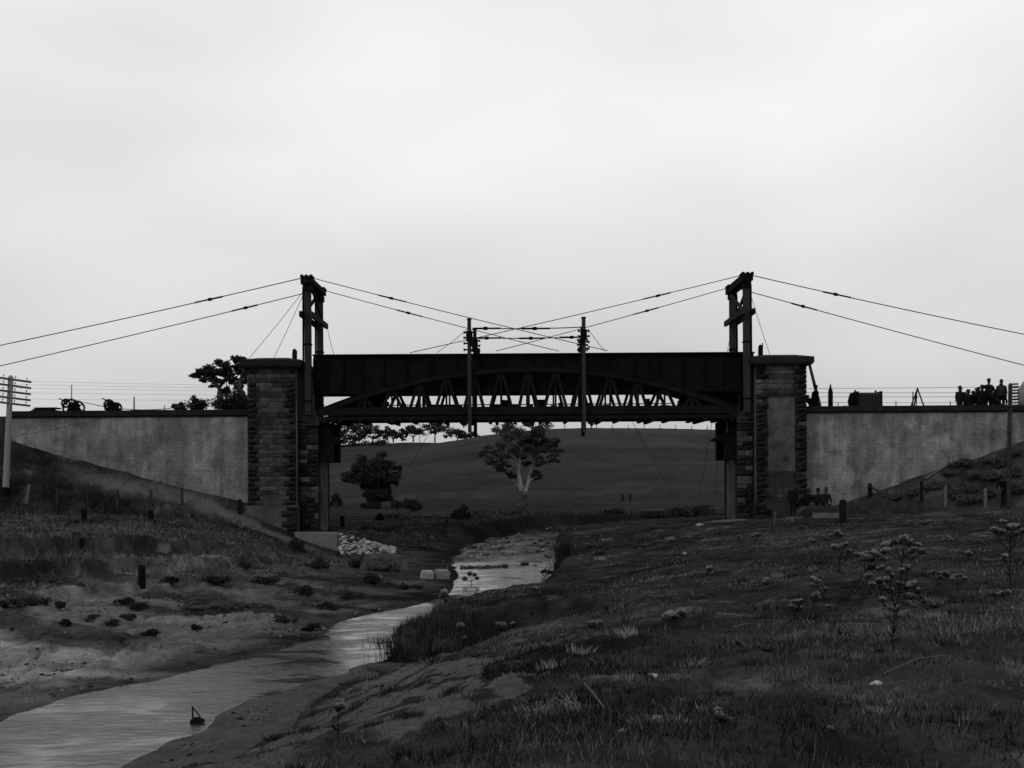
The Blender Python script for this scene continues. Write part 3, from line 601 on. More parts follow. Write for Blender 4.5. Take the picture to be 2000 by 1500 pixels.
# ------------------------------------------------------------------ old bowstring truss span
XT0, XT1 = -10.25, 12.05; XTC = (XT0 + XT1) / 2; HT = (XT1 - XT0) / 2
def zarch(x): return 7.36 - 2.22 * ((x - XTC) / HT) ** 2
tr = thing('truss_span', 'dark bowstring truss span with arched top chord, hanging between the stone pillars', 'truss bridge', (XTC, 62, 4.5))
for Y in (60.52, 63.62):
    N = 28; pts = [(XT0 + (XT1 - XT0) * i / N, zarch(XT0 + (XT1 - XT0) * i / N)) for i in range(N + 1)]
    m = MB()
    for (ya, yb, h0, h1) in ((Y - .17, Y + .17, .09, .13), (Y - .12, Y - .09, -.17, .09), (Y + .09, Y + .12, -.17, .09), (Y - .16, Y - .06, -.20, -.17), (Y + .06, Y + .16, -.20, -.17)):
        vs = []; fs = []
        for x, z in pts: vs += [(x, ya, z + h0), (x, yb, z + h0), (x, yb, z + h1), (x, ya, z + h1)]
        for i in range(N): fs += [(4 * i + k, 4 * i + 4 + k, 4 * i + 4 + (k + 1) % 4, 4 * i + (k + 1) % 4) for k in range(4)]
        fs += [(0, 1, 2, 3), (4 * N + 3, 4 * N + 2, 4 * N + 1, 4 * N)]; m.add(vs, fs)
    m.build('arched_top_chord', M_arch, tr)
    m = MB(); m.box((XT0 - .1, Y - .13, 4.90), (XT1 + .1, Y - .10, 5.30)); m.box((XT0 - .1, Y + .10, 4.90), (XT1 + .1, Y + .13, 5.30)); m.box((XT0 - .1, Y - .19, 4.87), (XT1 + .1, Y - .08, 4.90)); m.box((XT0 - .1, Y + .08, 4.87), (XT1 + .1, Y + .19, 4.90)); m.build('bottom_chord', M_arch, tr)
    # panel points
    pan = 1.465; k = 0; xs = []
    x = XTC - 7 * pan
    for i in range(15):
        xx = x + i * pan
        if XT0 + .6 < xx < XT1 - .6: xs.append((i, xx))
    for i, xx in xs:
        zt = zarch(xx) - .15
        if zt < 5.35: continue
        wide = (i % 2 == 1)
        m = MB()
        if wide: m.beam((xx, Y - .02, 4.9), (xx, Y - .02, zt), .17, .16); m.build('main_post', M_arch, tr)
        else:
            m.beam((xx, Y, 4.9), (xx, Y, zt), .10, .10); m.build('hanger_rod', M_arch, tr)
        if True:
            for sg in (-1, 1):
                xb = xx + sg * (.66 if not wide else .58)
                for yy in (Y - .05, Y + .05): MB().beam((xx + sg * .05, yy, zt + .05), (xb, yy, 4.95), .155, .04, up=(0, 1, 0)).build('diagonal', M_arch, tr)
        else:
            for sg in (-1, 1):
                xb = xx + sg * .40; MB().beam((xb, Y + .02, zt - .05 - .02), (xb, Y + .02, 4.95), .13, .09).build('light_post', M_arch, tr)
    # end gusset plates
    for sx_ in (-1, 1):
        xe = XT0 if sx_ < 0 else XT1
        m = MB(); m.box((min(xe, xe - sx_ * 1.1), Y - .05, 4.95), (max(xe, xe - sx_ * 1.1), Y + .05, 5.30)); m.build('gusset', M_arch, tr)
# cross girders, stringers, and the needle beams slung under
for i in range(16):
    x = XT0 + .7 + i * (XT1 - XT0 - 1.4) / 15
    MB().box((x - .08, 60.2, 4.50), (x + .08, 63.95, 4.66)).build('cross_beam', M_tdark, tr)
    if i % 2 == 0 or i % 5 == 0: MB().box((x + .30, 60.1, 4.44), (x + .46, 64.0, 4.60)).build('needle_end', M_tdark, tr)
for y in (60.36, 61.6, 62.6, 63.75):
    MB().box((XT0 + .05, y - .10, 4.60), (XT1 - .05, y + .10, 4.79)).build('stringer', M_tdark, tr)
for i in range(70):
    x = XT0 + .25 + i * (XT1 - XT0 - .5) / 69
    if random.random() < .93: MB().box((x - .13, 60.9, 4.795), (x + .13, 63.3, 4.85 + random.uniform(0, .02))).build('deck_plank', M_tdark, tr)
# gas-pipe handrails at mid height (the bars seen through the lacing)
for y, z in ((63.95, 5.62), (63.95, 5.36)): MB().tube([(XT0 + 3, y, z), (XT1 - 3, y, z)], .03, 6).build('rail', M_iron, tr)
rq = random.Random(19)
for i in range(34):      # loose boards, boxes and short baulks lying along the deck
    x = XT0 + 2.6 + i * (XT1 - XT0 - 5.2) / 33 + rq.uniform(-.15, .15); w_ = rq.uniform(.12, .42); h_ = rq.choice((.45, .52, .58, .62, .75, .95)); yq = rq.uniform(61.8, 62.9)
    MB().beam((x - w_, yq, 4.86 + h_ * .5), (x + w_, yq, 4.86 + h_ * .5 + rq.uniform(-.03, .03)), .25, h_).build('deck_timber', M_tdark, tr)
# packing timbers standing on the deck inside the span
for (pxa, pxb, yt, lab) in ((686, 762, 770, 'stack of dark packing timbers on the truss deck, left end'), (1322, 1428, 772, 'stack of dark packing timbers on the truss deck, right end')):
    xa, xb = P(pxa, 780, 62.4).x, P(pxb, 780, 62.4).x; t = thing('timber_crib', lab, 'timber stack', ((xa + xb) / 2, 62.2, 4.87))
    for k in range(6):
        z = 4.88 + k * .2
        if k % 2 == 0:
            for yy in (61.75, 62.5): MB().box((xa + random.uniform(0, .2), yy - .12, z), (xb - random.uniform(0, .25), yy + .12, z + .22)).build('baulk', M_tdark, t)
        else:
            for q in range(8):
                x = xa + .2 + (xb - xa - .4) * q / 7; MB().box((x - .12, 61.5, z), (x + .12, 62.75, z + .22)).build('baulk', M_tdark, t)
# shackles slung from the bottom chord
for pxx, lab in ((906, 'dark pointed shackle block under the truss beside the left hanger post'), (1040, 'dark pointed shackle block under the middle of the truss'), (1155, 'dark pointed shackle block under the truss beside the right hanger post')):
    p = P(pxx, 826, 60.3); s_ = MB(); w = .16 if pxx != 906 else .27
    pr = [(-w, .30), (w, .30), (w, .10), (w * .5, -.16), (-w * .3, -.16), (-w, .05)]
    vs = [(p.x + a, y, p.z + b_) for y in (60.1, 60.42) for a, b_ in pr]; s_.add(vs, [(5, 4, 3, 2, 1, 0), tuple(range(6, 12))] + [(i, (i + 1) % 6, 6 + (i + 1) % 6, 6 + i) for i in range(6)])
    s_.box((p.x - .03, 60.2, p.z - .28), (p.x + .03, 60.3, p.z - .12))
    tag(s_.build('shackle_block', M_iron, origin=(p.x, 60.25, p.z)), lab, 'shackle', 'shackle blocks under the truss')

# ------------------------------------------------------------------ hanger posts
def hanger(pxx, yt, yb, Y, label, side, group='hanger posts'):
    a, b_ = P(pxx, yt, Y), P(pxx, yb, Y); x = (a.x + b_.x) / 2
    t = thing('hanger_post', label, 'post', (x, Y, b_.z), group)
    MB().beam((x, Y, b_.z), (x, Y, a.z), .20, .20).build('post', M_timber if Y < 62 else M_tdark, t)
    MB().box((x - .12, Y - .12, a.z - .02), (x + .12, Y + .12, a.z + .05)).build('post_cap', M_iron, t)
    MB().box((x - .17, Y - .16, a.z - 1.15), (x + .17, Y + .18, a.z - .62)).build('clamp_block', M_iron, t)
    MB().box((x + side * .12 - .1, Y - .18, a.z - 1.40), (x + side * .12 + .16, Y + .2, a.z - 1.12)).build('clamp_block', M_iron, t)
    for k, dz in enumerate((.70, .98, 1.28, 1.62)):
        m = MB(); m.tube([(x - .27, Y - .05, a.z - dz), (x + .27, Y - .05, a.z - dz)], .045, 6)
        for sg in (-1, 1): m.tube([(x + sg * .24, Y - .05, a.z - dz), (x + sg * .31, Y - .05, a.z - dz)], .075, 6)
        m.build('bolt', M_iron, t)
    return t
hanger(917, 624, 845, 60.12, 'left hanger post in front, tall timber through the truss with bolted clamps', 1)
hanger(928, 642, 853, 64.15, 'left hanger post at the back, darker timber just right of its partner', 1)
hanger(1140.5, 621, 844, 60.12, 'right hanger post in front, tall timber through the truss with bolted clamps', -1)
hanger(1138, 640, 852, 64.15, 'right hanger post at the back, darker timber just left of its partner', -1)

# ------------------------------------------------------------------ towers
def tower(xc, s, label):
    zt = 12.15; t = thing('timber_tower', label, 'tower', (xc, 62, ZSHELF))
    for y in (60.22, 64.0):
        MB().beam((xc, y, ZSHELF - .25), (xc, y, zt - .25), .34, .34).build('post', M_timber, t)
        MB().tube([(xc + s * .26, y - .02, ZSHELF + .2), (xc + s * .24, y - .02, zt - .4)], .055, 7).build('side_spar', M_tdark, t)
        for z in (8.62, 5.6):
            MB().box((xc - .20, y - .20, z), (xc + .20, y + .20, z + .09)).build('iron_band', M_iron, t)
    MB().box((xc - .30, 59.75, zt - .30), (xc + .05, 64.5, zt + .08)).build('cap_beam', M_tdark, t)
    MB().box((xc + .06, 59.85, zt - .24), (xc + .30, 64.4, zt + .05)).build('cap_beam', M_tdark, t)
    for y in (60.1, 64.1):
        m = MB()
        for dx in (-.24, 0, .24): m.tube([(xc + dx, y - .32, zt + .10), (xc + dx, y + .32, zt + .10)], .10, 8)
        m.build('saddle', M_iron, t)
    zm = 10.22
    for dx in (-.27, .27):
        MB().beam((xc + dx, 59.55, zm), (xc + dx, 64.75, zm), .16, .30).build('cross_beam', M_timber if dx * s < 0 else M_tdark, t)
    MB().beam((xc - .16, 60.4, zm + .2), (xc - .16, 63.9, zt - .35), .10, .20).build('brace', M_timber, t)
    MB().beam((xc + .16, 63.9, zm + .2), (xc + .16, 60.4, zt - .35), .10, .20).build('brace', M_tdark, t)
    MB().box((xc - .22, 59.95, zt - .62), (xc + .22, 60.45, zt - .3)).build('head_block', M_tdark, t)
    MB().box((xc - .22, 63.7, zt - .62), (xc + .22, 64.3, zt - .3)).build('head_block', M_tdark, t)
XTL, XTR = -10.86, 12.58
tower(XTL, -1, 'left timber hoisting tower of two braced posts, rising behind the pillar')
tower(XTR, 1, 'right timber hoisting tower of two braced posts, rising beside the pillar')

# ------------------------------------------------------------------ cables
def rope(name, a, b_, r, label, cat, sag=0.0, group=None, turn=(), mat_=None, n=14):
    a, b_ = Vector(a), Vector(b_); pts = [a.lerp(b_, i / n) - Vector((0, 0, sag * 4 * (i / n) * (1 - i / n))) for i in range(n + 1)]
    if not turn:
        o = MB().tube(pts, r, 6).build(name, mat_ or M_rope, origin=a, smooth=True); return tag(o, label, cat, group)
    t = thing(name, label, cat, a, group); MB().tube(pts, r, 6).build('rope', mat_ or M_rope, t, smooth=True)
    L = (b_ - a).length; d = (b_ - a).normalized()
    for tt in turn:
        q = a.lerp(b_, tt) - Vector((0, 0, sag * 4 * tt * (1 - tt)))
        m = MB(); m.tube([q - d * .62, q - d * .05], r * 1.9, 6); m.tube([q - d * .05, q - d * .0, q + d * .16, q + d * .2], [r * 2, r * 3.4, r * 3.4, r * 2], 7); m.tube([q + d * .2, q + d * .9], r * 1.7, 6); m.build('turnbuckle', M_iron, t)
    return t
zc = 12.22
def anch(px, py, Y): return P(px, py, Y)
rope('backstay_cable', (XTL - .2, 60.1, zc), P(-330, 742, 60.1), .025, 'thick near backstay cable from left tower top to left edge, upper of two', 'cable', .12, 'tower cables', (.195,))
rope('backstay_cable', (XTL - .2, 64.1, zc - .02), P(-300, 782, 64.1), .025, 'thick far backstay cable from left tower to left edge, lower of two', 'cable', .10, 'tower cables', (.148,))
rope('backstay_cable', (XTR + .2, 60.1, zc), P(2330, 716, 60.1), .025, 'thick near backstay cable from right tower top to right edge, upper of two', 'cable', .15, 'tower cables', (.19,))
rope('backstay_cable', (XTR + .2, 64.1, zc - .02), P(2330, 797, 64.1), .025, 'thick far backstay cable from right tower to right edge, lower of two', 'cable', .10, 'tower cables', (.145,))
rope('hoisting_cable', (XTL + .2, 60.1, zc), P(1187, 685, 60.3), .021, 'long cable from left tower top slanting down past the right hanger posts', 'cable', .06, 'tower cables', (.265,))
rope('hoisting_cable', (XTL + .2, 64.1, zc - .02), P(1092, 686, 64.0), .021, 'lower cable from left tower slanting down through the left hanger posts', 'cable', .05, 'tower cables', (.355,))
rope('hoisting_cable', (XTR - .2, 60.1, zc), P(800, 689, 60.3), .021, 'long cable from right tower top slanting down past the left hanger posts', 'cable', .06, 'tower cables', (.25,))
rope('hoisting_cable', (XTR - .2, 64.1, zc - .02), P(968, 686, 64.0), .021, 'lower cable from right tower slanting down through the right hanger posts', 'cable', .05, 'tower cables', (.345,))
rope('tie_rod', P(924, 641, 60.2), P(1138, 639, 60.2), .028, 'upper level tie rod joining the two hanger posts', 'tie rod', .05, 'ties between hanger posts', (.10, .55))
rope('tie_rod', P(934, 660, 64.1), P(1134, 658, 64.1), .028, 'lower level tie rod joining the two hanger posts', 'tie rod', .05, 'ties between hanger posts', (.07, .5, .9))
G = 'thin guy ropes'
for a, b_, lab in ((P(590, 572, 60.2), P(483, 704, 60.4), 'thin guy rope from left tower to the outer edge of the pillar cap'),
                   (P(591, 578, 60.2), P(535, 699, 61.2), 'thin guy rope from left tower to the middle of the pillar cap'),
                   (P(638, 636, 64.2), P(652, 692, 63.2), 'short guy rope on the creek side of the left tower'),
                   (P(1466, 575, 60.2), P(1504, 694, 60.8), 'thin guy rope from right tower down to the pillar cap'),
                   (P(1429, 636, 64.2), P(1420, 690, 63.2), 'short guy rope on the creek side of the right tower'),
                   (P(912, 643, 60.2), P(853, 689, 60.9), 'short stay from left hanger post down to the girder top'),
                   (P(1149, 643, 60.2), P(1182, 686, 60.9), 'short stay from right hanger post down to the girder top'),
                   (P(1391, 823, 60.6), hit(1360, 1000), 'slack rope hanging from truss to ground, left of the pair by right pillar'),
                   (P(1409, 823, 60.8), hit(1393, 1002), 'slack rope hanging from truss to ground, right of the pair by right pillar'),
                   (P(1234, 822, 63.5), hit(1332, 1000), 'thin guy rope running from truss down across the hill to the right'),
                   (P(842, 840, 63.5), hit(745, 1000), 'thin guy rope running from truss down across the hill to the left')):
    rope('guy_rope', a, b_, .014, lab, 'rope', .05, G)
rope('chain_fall', P(1421, 823, 60.6), P(1420, 846, 60.6), .035, 'short chain fall hanging above the bracket at the right pillar', 'chain', 0)
rope('winch_line', P(165, 786, 62.5), P(470, 760, 64.5), .02, 'winch line running from the left winch towards the abutment', 'rope', .75)
# short upright stubs on the pillar caps
for pxx, py0, py1, Y, lab in ((575, 681, 702, 61.6, 'short dark post stub on the left pillar cap'), (1485, 673, 699, 61.6, 'short dark post stub with a spike on the right pillar cap')):
    a, b_ = P(pxx, py1 + 6, Y), P(pxx, py0, Y); m = MB(); m.tube([a, a.lerp(b_, .55), b_ - Vector((0, 0, .08)), b_], [.10, .13, .11, .04], 8); m.tube([a + Vector((.11, 0, .1)), b_ + Vector((.12, 0, .08 if pxx > 1000 else -.1))], .035, 6)
    tag(m.build('post_stub', M_tdark, origin=a), lab, 'stub')

# ------------------------------------------------------------------ trees
def leaf_cloud(cl, n_tw_, n_lf, size, seed, spread=.5):
    """cl: (x,y,z,rx,ry,rz) clumps -> rhombic leaves gathered on twigs, with gaps between twigs"""
    r = np.random.default_rng(seed); V = []
    for (x, y, z, a, b_, c) in cl:
        n_tw = max(6, int(n_tw_ * r.uniform(.55, 1.3)))
        d = r.normal(size=(n_tw, 3)); d /= np.linalg.norm(d, axis=1)[:, None]; rad = r.uniform(.15, 1.0, n_tw) ** .5 * r.uniform(.7, 1.35, n_tw)
        tw = d * rad[:, None]; tw[:, 2] = np.where(tw[:, 2] < 0, tw[:, 2] * .75, tw[:, 2])
        p = np.repeat(tw, n_lf, 0) + r.normal(size=(n_tw * n_lf, 3)) * spread * .5
        c0 = p * np.array([a, b_, c]) + np.array([x, y, z])
        u = r.normal(size=c0.shape); u[:, 2] -= .5; u /= np.linalg.norm(u, axis=1)[:, None]
        w = np.cross(u, r.normal(size=c0.shape)); w /= np.linalg.norm(w, axis=1)[:, None]
        s_ = size * r.uniform(.6, 1.35, len(c0))[:, None]
        V.append(np.stack([c0 - u * s_, c0 + w * s_ * .42, c0 + u * s_, c0 - w * s_ * .42], 1))
    V = np.concatenate(V).reshape(-1, 3); return V, np.arange(len(V)).reshape(-1, 4)
def limb(m, pts, n=7):
    """pts: (x,y,z,r); gently bent"""
    out = []; rad = []
    for i in range(len(pts) - 1):
        a, b_ = pts[i], pts[i + 1]
        for k in range(3):
            t = k / 3; out.append(Vector([a[j] + (b_[j] - a[j]) * t + (random.uniform(-.3, .3) * a[3] if k else 0) for j in range(3)])); rad.append(a[3] + (b_[3] - a[3]) * t)
    out.append(Vector(pts[-1][:3])); rad.append(pts[-1][3]); m.tube(out, rad, n)
def tree(name, label, cat, Y, base, limbs, clumps, size, tw, lf, bark, leaf, group=None, seed=1, darkbase=None, base_z=None):
    """limbs: list of lists (px, py, dY, r); clumps: (px, py, dY, rpx, flat)"""
    if Y is None: Y = hit(base[0], base[1], lo=66).y
    random.seed(seed); sc = Y / F; b0 = P(base[0], base[1], Y)
    t = thing(name, label, cat, b0, group)
    m = MB(); md = MB()
    for L in limbs:
        pts = []
        for (px, py, dy, r) in L: q = P(px, py, Y + dy); pts.append((q.x, q.y, q.z, r))
        limb(m, pts)
    cl = []
    for (px, py, dy, rp, fl) in clumps:
        q = P(px, py, Y + dy); rr = rp * sc; 
        for e_ in range(5):
            o_ = Vector((random.uniform(-1.0, 1.0) * rr, random.uniform(-.9, .9) * rr, random.uniform(-.85, .85) * rr * fl)); k_ = random.uniform(.35, .72); cl.append((q.x + o_.x, q.y + o_.y, q.z + o_.z, rr * 1.1 * k_, rr * 1.05 * k_, rr * fl * k_))
    # twigs from the limbs' ends to the clumps
    ends = [P(L[-1][0], L[-1][1], Y + L[-1][2]) for L in limbs] + [P(L[len(L) // 2][0], L[len(L) // 2][1], Y + L[len(L) // 2][2]) for L in limbs if len(L) > 2]
    for c in cl:
        cv = Vector(c[:3]); e = min(ends, key=lambda q: (q - cv).length)
        mid = e.lerp(cv, .55) - Vector((0, 0, c[5] * .35)); r0 = .10 * max(.5, min(1.2, (cv - e).length / 3)) * (Y / 130) ** .3
        limb(m, [(*e, r0), (*mid, r0 * .65), (*cv, r0 * .25)], 5)
        for k in range(2):
            d = Vector((random.uniform(-1, 1) * c[3], random.uniform(-1, 1) * c[4], random.uniform(-.2, .8) * c[5])); limb(m, [(*mid, r0 * .5), (*(mid.lerp(cv + d, .6)), r0 * .35), (*(cv + d), r0 * .15)], 4)
    m.build('trunk', bark, t, smooth=True)
    if darkbase:
        md = MB(); pts = []
        for (px, py, dy, r) in darkbase: q = P(px, py, Y + dy); pts.append((q.x, q.y, q.z, r))
        limb(md, pts, 9); md.build('charred_base', M_barkd, t, smooth=True)
    V, Fq = leaf_cloud(cl, tw, lf, size, seed)
    np_mesh('crown', V, Fq, leaf, loc=tuple(b0), parent=t)
    return t
rT = random.Random(3)
gum_limbs = [[(1020, 996, 0, 0.446), (1021, 975, 0, 0.360), (1021, 960, 0, 0.331)],
             [(1020, 962, 0, 0.317), (1016, 940, -.3, 0.259), (1013, 920, -.5, 0.216), (1009, 905, -.8, 0.158), (1000, 893, -1.2, 0.108), (988, 884, -1.5, 0.065)],
             [(1013, 922, -.5, 0.144), (1016, 900, .3, 0.108), (1014, 880, .6, 0.072), (1008, 862, .8, 0.043)],
             [(1024, 962, 0, 0.245), (1032, 942, .4, 0.194), (1037, 918, .7, 0.173), (1043, 895, .9, 0.144), (1042, 880, .9, 0.122), (1049, 862, 1.0, 0.086), (1052, 845, 1.0, 0.050)],
             [(1043, 895, .9, 0.108), (1056, 884, 1.4, 0.072), (1072, 878, 1.8, 0.043)],
             [(1032, 942, .4, 0.115), (1039, 936, .2, 0.086), (1046, 932, .1, 0.036)],
             [(1009, 905, -.8, 0.086), (992, 900, -1.4, 0.065), (974, 893, -1.8, 0.036)],
             [(1037, 918, .7, 0.072), (1050, 912, .5, 0.050), (1062, 905, .4, 0.029)],
             [(1000, 880, .2, 0.072), (990, 868, .2, 0.050), (986, 852, .2, 0.029)]]
gum_cl = [(1000, 838, 0, 19, .8), (978, 848, 1, 15, .8), (1020, 845, -1, 17, .8), (1060, 838, .5, 17, .8), (1046, 842, -1, 11, .8), (992, 866, -1.5, 20, .75), (970, 872, .8, 14, .7), (1022, 868, 1.5, 18, .8), (1066, 862, 1, 11, .8),
          (953, 892, 0, 16, .8), (968, 902, -1.2, 15, .7), (946, 884, .6, 9, .8), (988, 898, -1.5, 15, .7), (1070, 882, .5, 17, .75), (1088, 884, -.5, 12, .7), (1058, 898, -1, 13, .7), (1024, 890, 1.8, 14, .8), (1080, 898, .4, 10, .6), (985, 914, -.8, 10, .6), (1050, 925, .6, 9, .7), (1046, 935, 1.2, 7, .6), (1000, 928, 1.4, 9, .6), (1032, 830, .2, 9, .8), (1010, 880, -1.8, 12, .8), (1040, 868, .4, 12, .8), (1034, 852, -.4, 12, .8), (1058, 866, .8, 11, .8), (1078, 866, .2, 10, .8), (1030, 908, .9, 9, .7), (1014, 852, .6, 12, .8), (1048, 884, -.6, 10, .8), (962, 882, .5, 10, .8), (982, 884, .8, 12, .8)]
tree('gum_tree', 'tall gum tree with pale forked trunk, on the flat below the hill', 'tree', None, (1020, 994), gum_limbs, gum_cl, .12, 26, 11, M_bark, M_leaf, seed=5, darkbase=[(1020, 998, -.05, .72), (1021, 985, -.05, .60), (1021, 972, -.05, .52), (1021, 963, -.05, .46)])
# dense bushy tree left of it
wl_l = [[(738, 992, 0, .40), (738, 965, 0, .3), (732, 940, 0, .2)], [(738, 965, 0, .22), (748, 940, .5, .15), (752, 920, .5, .08)], [(735, 955, 0, .2), (715, 930, -.5, .12), (700, 918, -.5, .06)]]
wl_c = [(728, 908, 0, 22, .8), (712, 918, -.8, 20, .8), (690, 932, 0, 16, .8), (750, 912, .6, 20, .8), (765, 922, 0, 14, .8), (705, 942, -.6, 16, .8), (728, 932, -.8, 20, .9), (748, 938, -.5, 18, .9), (742, 896, 0, 13, .8), (760, 940, .4, 11, 1), (715, 958, 0, 12, .9), (735, 960, -.6, 16, 1), (752, 958, 0, 12, 1), (722, 980, 0, 12, 1), (740, 982, -.3, 14, 1), (682, 938, 0, 8, .8), (774, 918, 0, 7, .8), (755, 968, 0, 9, 1)]
tree('leafy_tree', 'dark dense leafy tree right of the left pillar, before the hill', 'tree', None, (738, 993), wl_l, wl_c, .13, 26, 13, M_barkd, M_leafd, seed=9)
def bush(px, py, w, h, label, Y=None, leaf=None, group=None, size=.1, name='bush', cat='bush', k=7, tw=26, lf=8, seed=None, lo=None):
    b0 = hit(px, py, lo=5 if lo is None else lo) if Y is None else P(px, py, Y); Y = b0.y; seed = seed or int(px * 7 + py); r = random.Random(seed)
    t = thing(name, label, cat, b0, group); sc = Y / F; cl = []; m = MB()
    for i in range(k):
        a = r.uniform(-.5, .5); q = b0 + Vector((a * w * sc * .8, r.uniform(-.4, .4) * w * sc, h * sc * r.uniform(.25, .75) * (1 - abs(a))))
        rr = w * sc * r.uniform(.18, .30); cl.append((q.x, q.y, q.z, rr, rr, min(rr, h * sc * .32))); limb(m, [(*b0, .03 * w * sc + .005), (*(b0.lerp(q, .6) + Vector((0, 0, .02))), .018 * w * sc + .003), (*q, .006 * w * sc + .002)], 4)
    m.build('stems', M_barkd, t); V, Fq = leaf_cloud(cl, tw, lf, size, seed, .4); np_mesh('foliage', V, Fq, leaf or M_leafd, loc=tuple(b0), parent=t); return t
GB = 'dark bushes along the far creek bank'
bush(776, 996, 22, 26, 'small dark upright bush just right of the dense leafy tree', lo=66, size=.13, group=GB)
bush(802, 1000, 40, 28, 'wide dark low bush, second right of the dense leafy tree', lo=66, size=.13, group=GB)
bush(905, 1014, 36, 34, 'dark conical bush between the dense tree and the gum tree', lo=66, size=.12, group=GB)
bush(656, 992, 22, 34, 'dark bush against the right edge of the left pilaster', lo=66, size=.12, group=GB)
bush(742, 1016, 14, 14, 'tiny dark bush on the far bank below the dense tree', lo=66, size=.1, group=GB)
bush(1350, 1008, 90, 28, 'low dark bush mound left of the right pillar foot', lo=66, size=.12, k=10, group=GB)
bush(1275, 1010, 50, 14, 'flat scrub on the bank beyond the right pool end', lo=66, size=.11, group=GB)
bush(1205, 1004, 46, 12, 'flat scrub on the far bank below the two fence stakes', lo=66, size=.11, group=GB)

# wooded ridge
def ridge_tree(px, pyb, h, w, label, Y=372, umb=.5, seed=1, dens=1.0, leaf=None):
    r = random.Random(seed); cl = []; n = int(9 * dens)
    top = pyb - h
    for i in range(n):
        a = (i / (n - 1) - .5) if n > 1 else 0; a += r.uniform(-.08, .08)
        arch = (1 - (2 * a) ** 2)
        cl.append((px + a * w, top + h * umb * (.30 + .55 * (1 - arch)) + r.uniform(-.07, .07) * h, r.uniform(-2, 2), w * r.uniform(.13, .20), r.uniform(.6, .9)))
    for i in range(int(4 * dens)): cl.append((px + r.uniform(-.28, .28) * w, top + h * umb * r.uniform(.35, .95), r.uniform(-2, 2), w * r.uniform(.11, .17), .7))
    f = pyb - h * (1 - umb) * .75
    L = [[(px, pyb + 2, 0, .28), (px + r.uniform(-1, 1), pyb - h * .15, 0, .24), (px + r.uniform(-1, 1), f, 0, .2)]]
    for sg in (-1, -.4, .4, 1): L.append([(px, f, 0, .16), (px + sg * w * .16, f - h * .16, 0, .12), (px + sg * w * .30, top + h * umb * .65, 0, .06)])
    return tree('ridge_tree', label, 'tree', Y, (px, pyb), L, cl, .28, 9, 6, M_barkd, leaf or M_far, 'trees on the far ridge', seed)
ridge_tree(850, 862, 39, 50, 'umbrella-shaped tree standing alone on the ridge, seen under the truss', umb=.55, seed=21)
ridge_tree(807, 861, 32, 34, 'round-crowned ridge tree just left of the lone umbrella-shaped one', umb=.75, seed=22)
ridge_tree(786, 860, 26, 16, 'thin pale-crowned ridge tree between two rounder ones', umb=.6, seed=23, dens=.6)
ridge_tree(768, 862, 24, 32, 'low bushy ridge tree, third from the lone umbrella-shaped one', umb=.8, seed=24)
ridge_tree(757, 858, 28, 12, 'slim ridge tree top poking out behind the low bushy one', umb=.5, seed=25, dens=.6, Y=384)
ridge_tree(728, 862, 32, 46, 'broad dense ridge tree in the middle of the left clump', umb=.85, seed=26, dens=1.3)
ridge_tree(706, 858, 37, 36, 'open airy ridge tree with bare limbs, left of the broad dense one', umb=.5, seed=27, dens=.8, Y=384)
ridge_tree(672, 862, 42, 62, 'tallest ridge tree beside the left iron column', umb=.75, seed=28, dens=1.4)
ridge_tree(690, 864, 16, 30, 'low ridge bush-like tree in front of the tallest one', umb=.95, seed=29, Y=362)
ridge_tree(650, 866, 40, 44, 'leftmost ridge tree, mostly behind the left iron column', umb=.9, seed=30, dens=1.2, Y=366)
ridge_tree(893, 860, 22, 34, 'flat-topped ridge tree left of the left hanger post foot', umb=.7, seed=31)
ridge_tree(922, 858, 14, 26, 'low ridge tree behind the left hanger post foot', umb=.9, seed=32, dens=.7)
for i, (px, py) in enumerate(((662, 876), (690, 874), (715, 872), (742, 871))):
    bush(px, py, 34, 14, ('dark scrub patch on the ridge slope nearest the left pillar', 'dark scrub patch on the ridge slope below the tallest ridge tree', 'dark scrub patch on the ridge slope below the broad ridge tree', 'dark scrub patch on the ridge slope, furthest right of the row')[i], 350, size=.3, leaf=M_far, group='scrub on the ridge slope', k=6, tw=18, lf=6, name='scrub_patch', cat='scrub')

# gum behind the left wall
L = [[(478, 800, 0, .26), (473, 775, 0, .22), (468, 758, 0, .19), (471, 740, 0, .14), (476, 720, 0, .08)], [(468, 758, 0, .15), (455, 745, .3, .12), (442, 735, .3, .10), (425, 732, .5, .07), (400, 735, .5, .04)],
     [(442, 735, .3, .08), (436, 722, -.3, .06), (432, 712, -.3, .03)], [(430, 775, 0, .18), (428, 758, 0, .13), (415, 745, 0, .10), (395, 738, 0, .05)], [(428, 758, 0, .10), (442, 742, 0, .08), (448, 728, 0, .04)], [(440, 800, 0, .2), (432, 780, 0, .18), (430, 772, 0, .17)]]
C = [(388, 730, 0, 11, .6), (402, 725, .6, 14, .55), (420, 722, -.3, 15, .55), (436, 712, .2, 13, .7), (452, 716, -.4, 11, .6), (465, 708, .3, 11, .7), (458, 704, 0, 8, .8), (478, 716, 0, 13, .7), (470, 726, .5, 9, .7), (408, 733, .2, 9, .5), (480, 735, .2, 10, .7), (445, 728, .8, 8, .5), (462, 740, .3, 6, .5), (380, 733, 0, 7, .6), (428, 728, .4, 10, .7), (412, 742, .3, 8, .7), (434, 742, -.3, 8, .7), (450, 738, .2, 9, .8), (456, 752, .4, 8, .8), (420, 755, .5, 7, .6), (474, 750, .3, 10, .8), (396, 744, .2, 6, .6), (440, 764, .5, 8, .7)]
tree('gum_tree', 'spreading gum tree with dark flat crown behind the left pillar and wall', 'tree', 74, (440, 806), L, C, .085, 17, 10, M_barkd, M_leafd, seed=41)
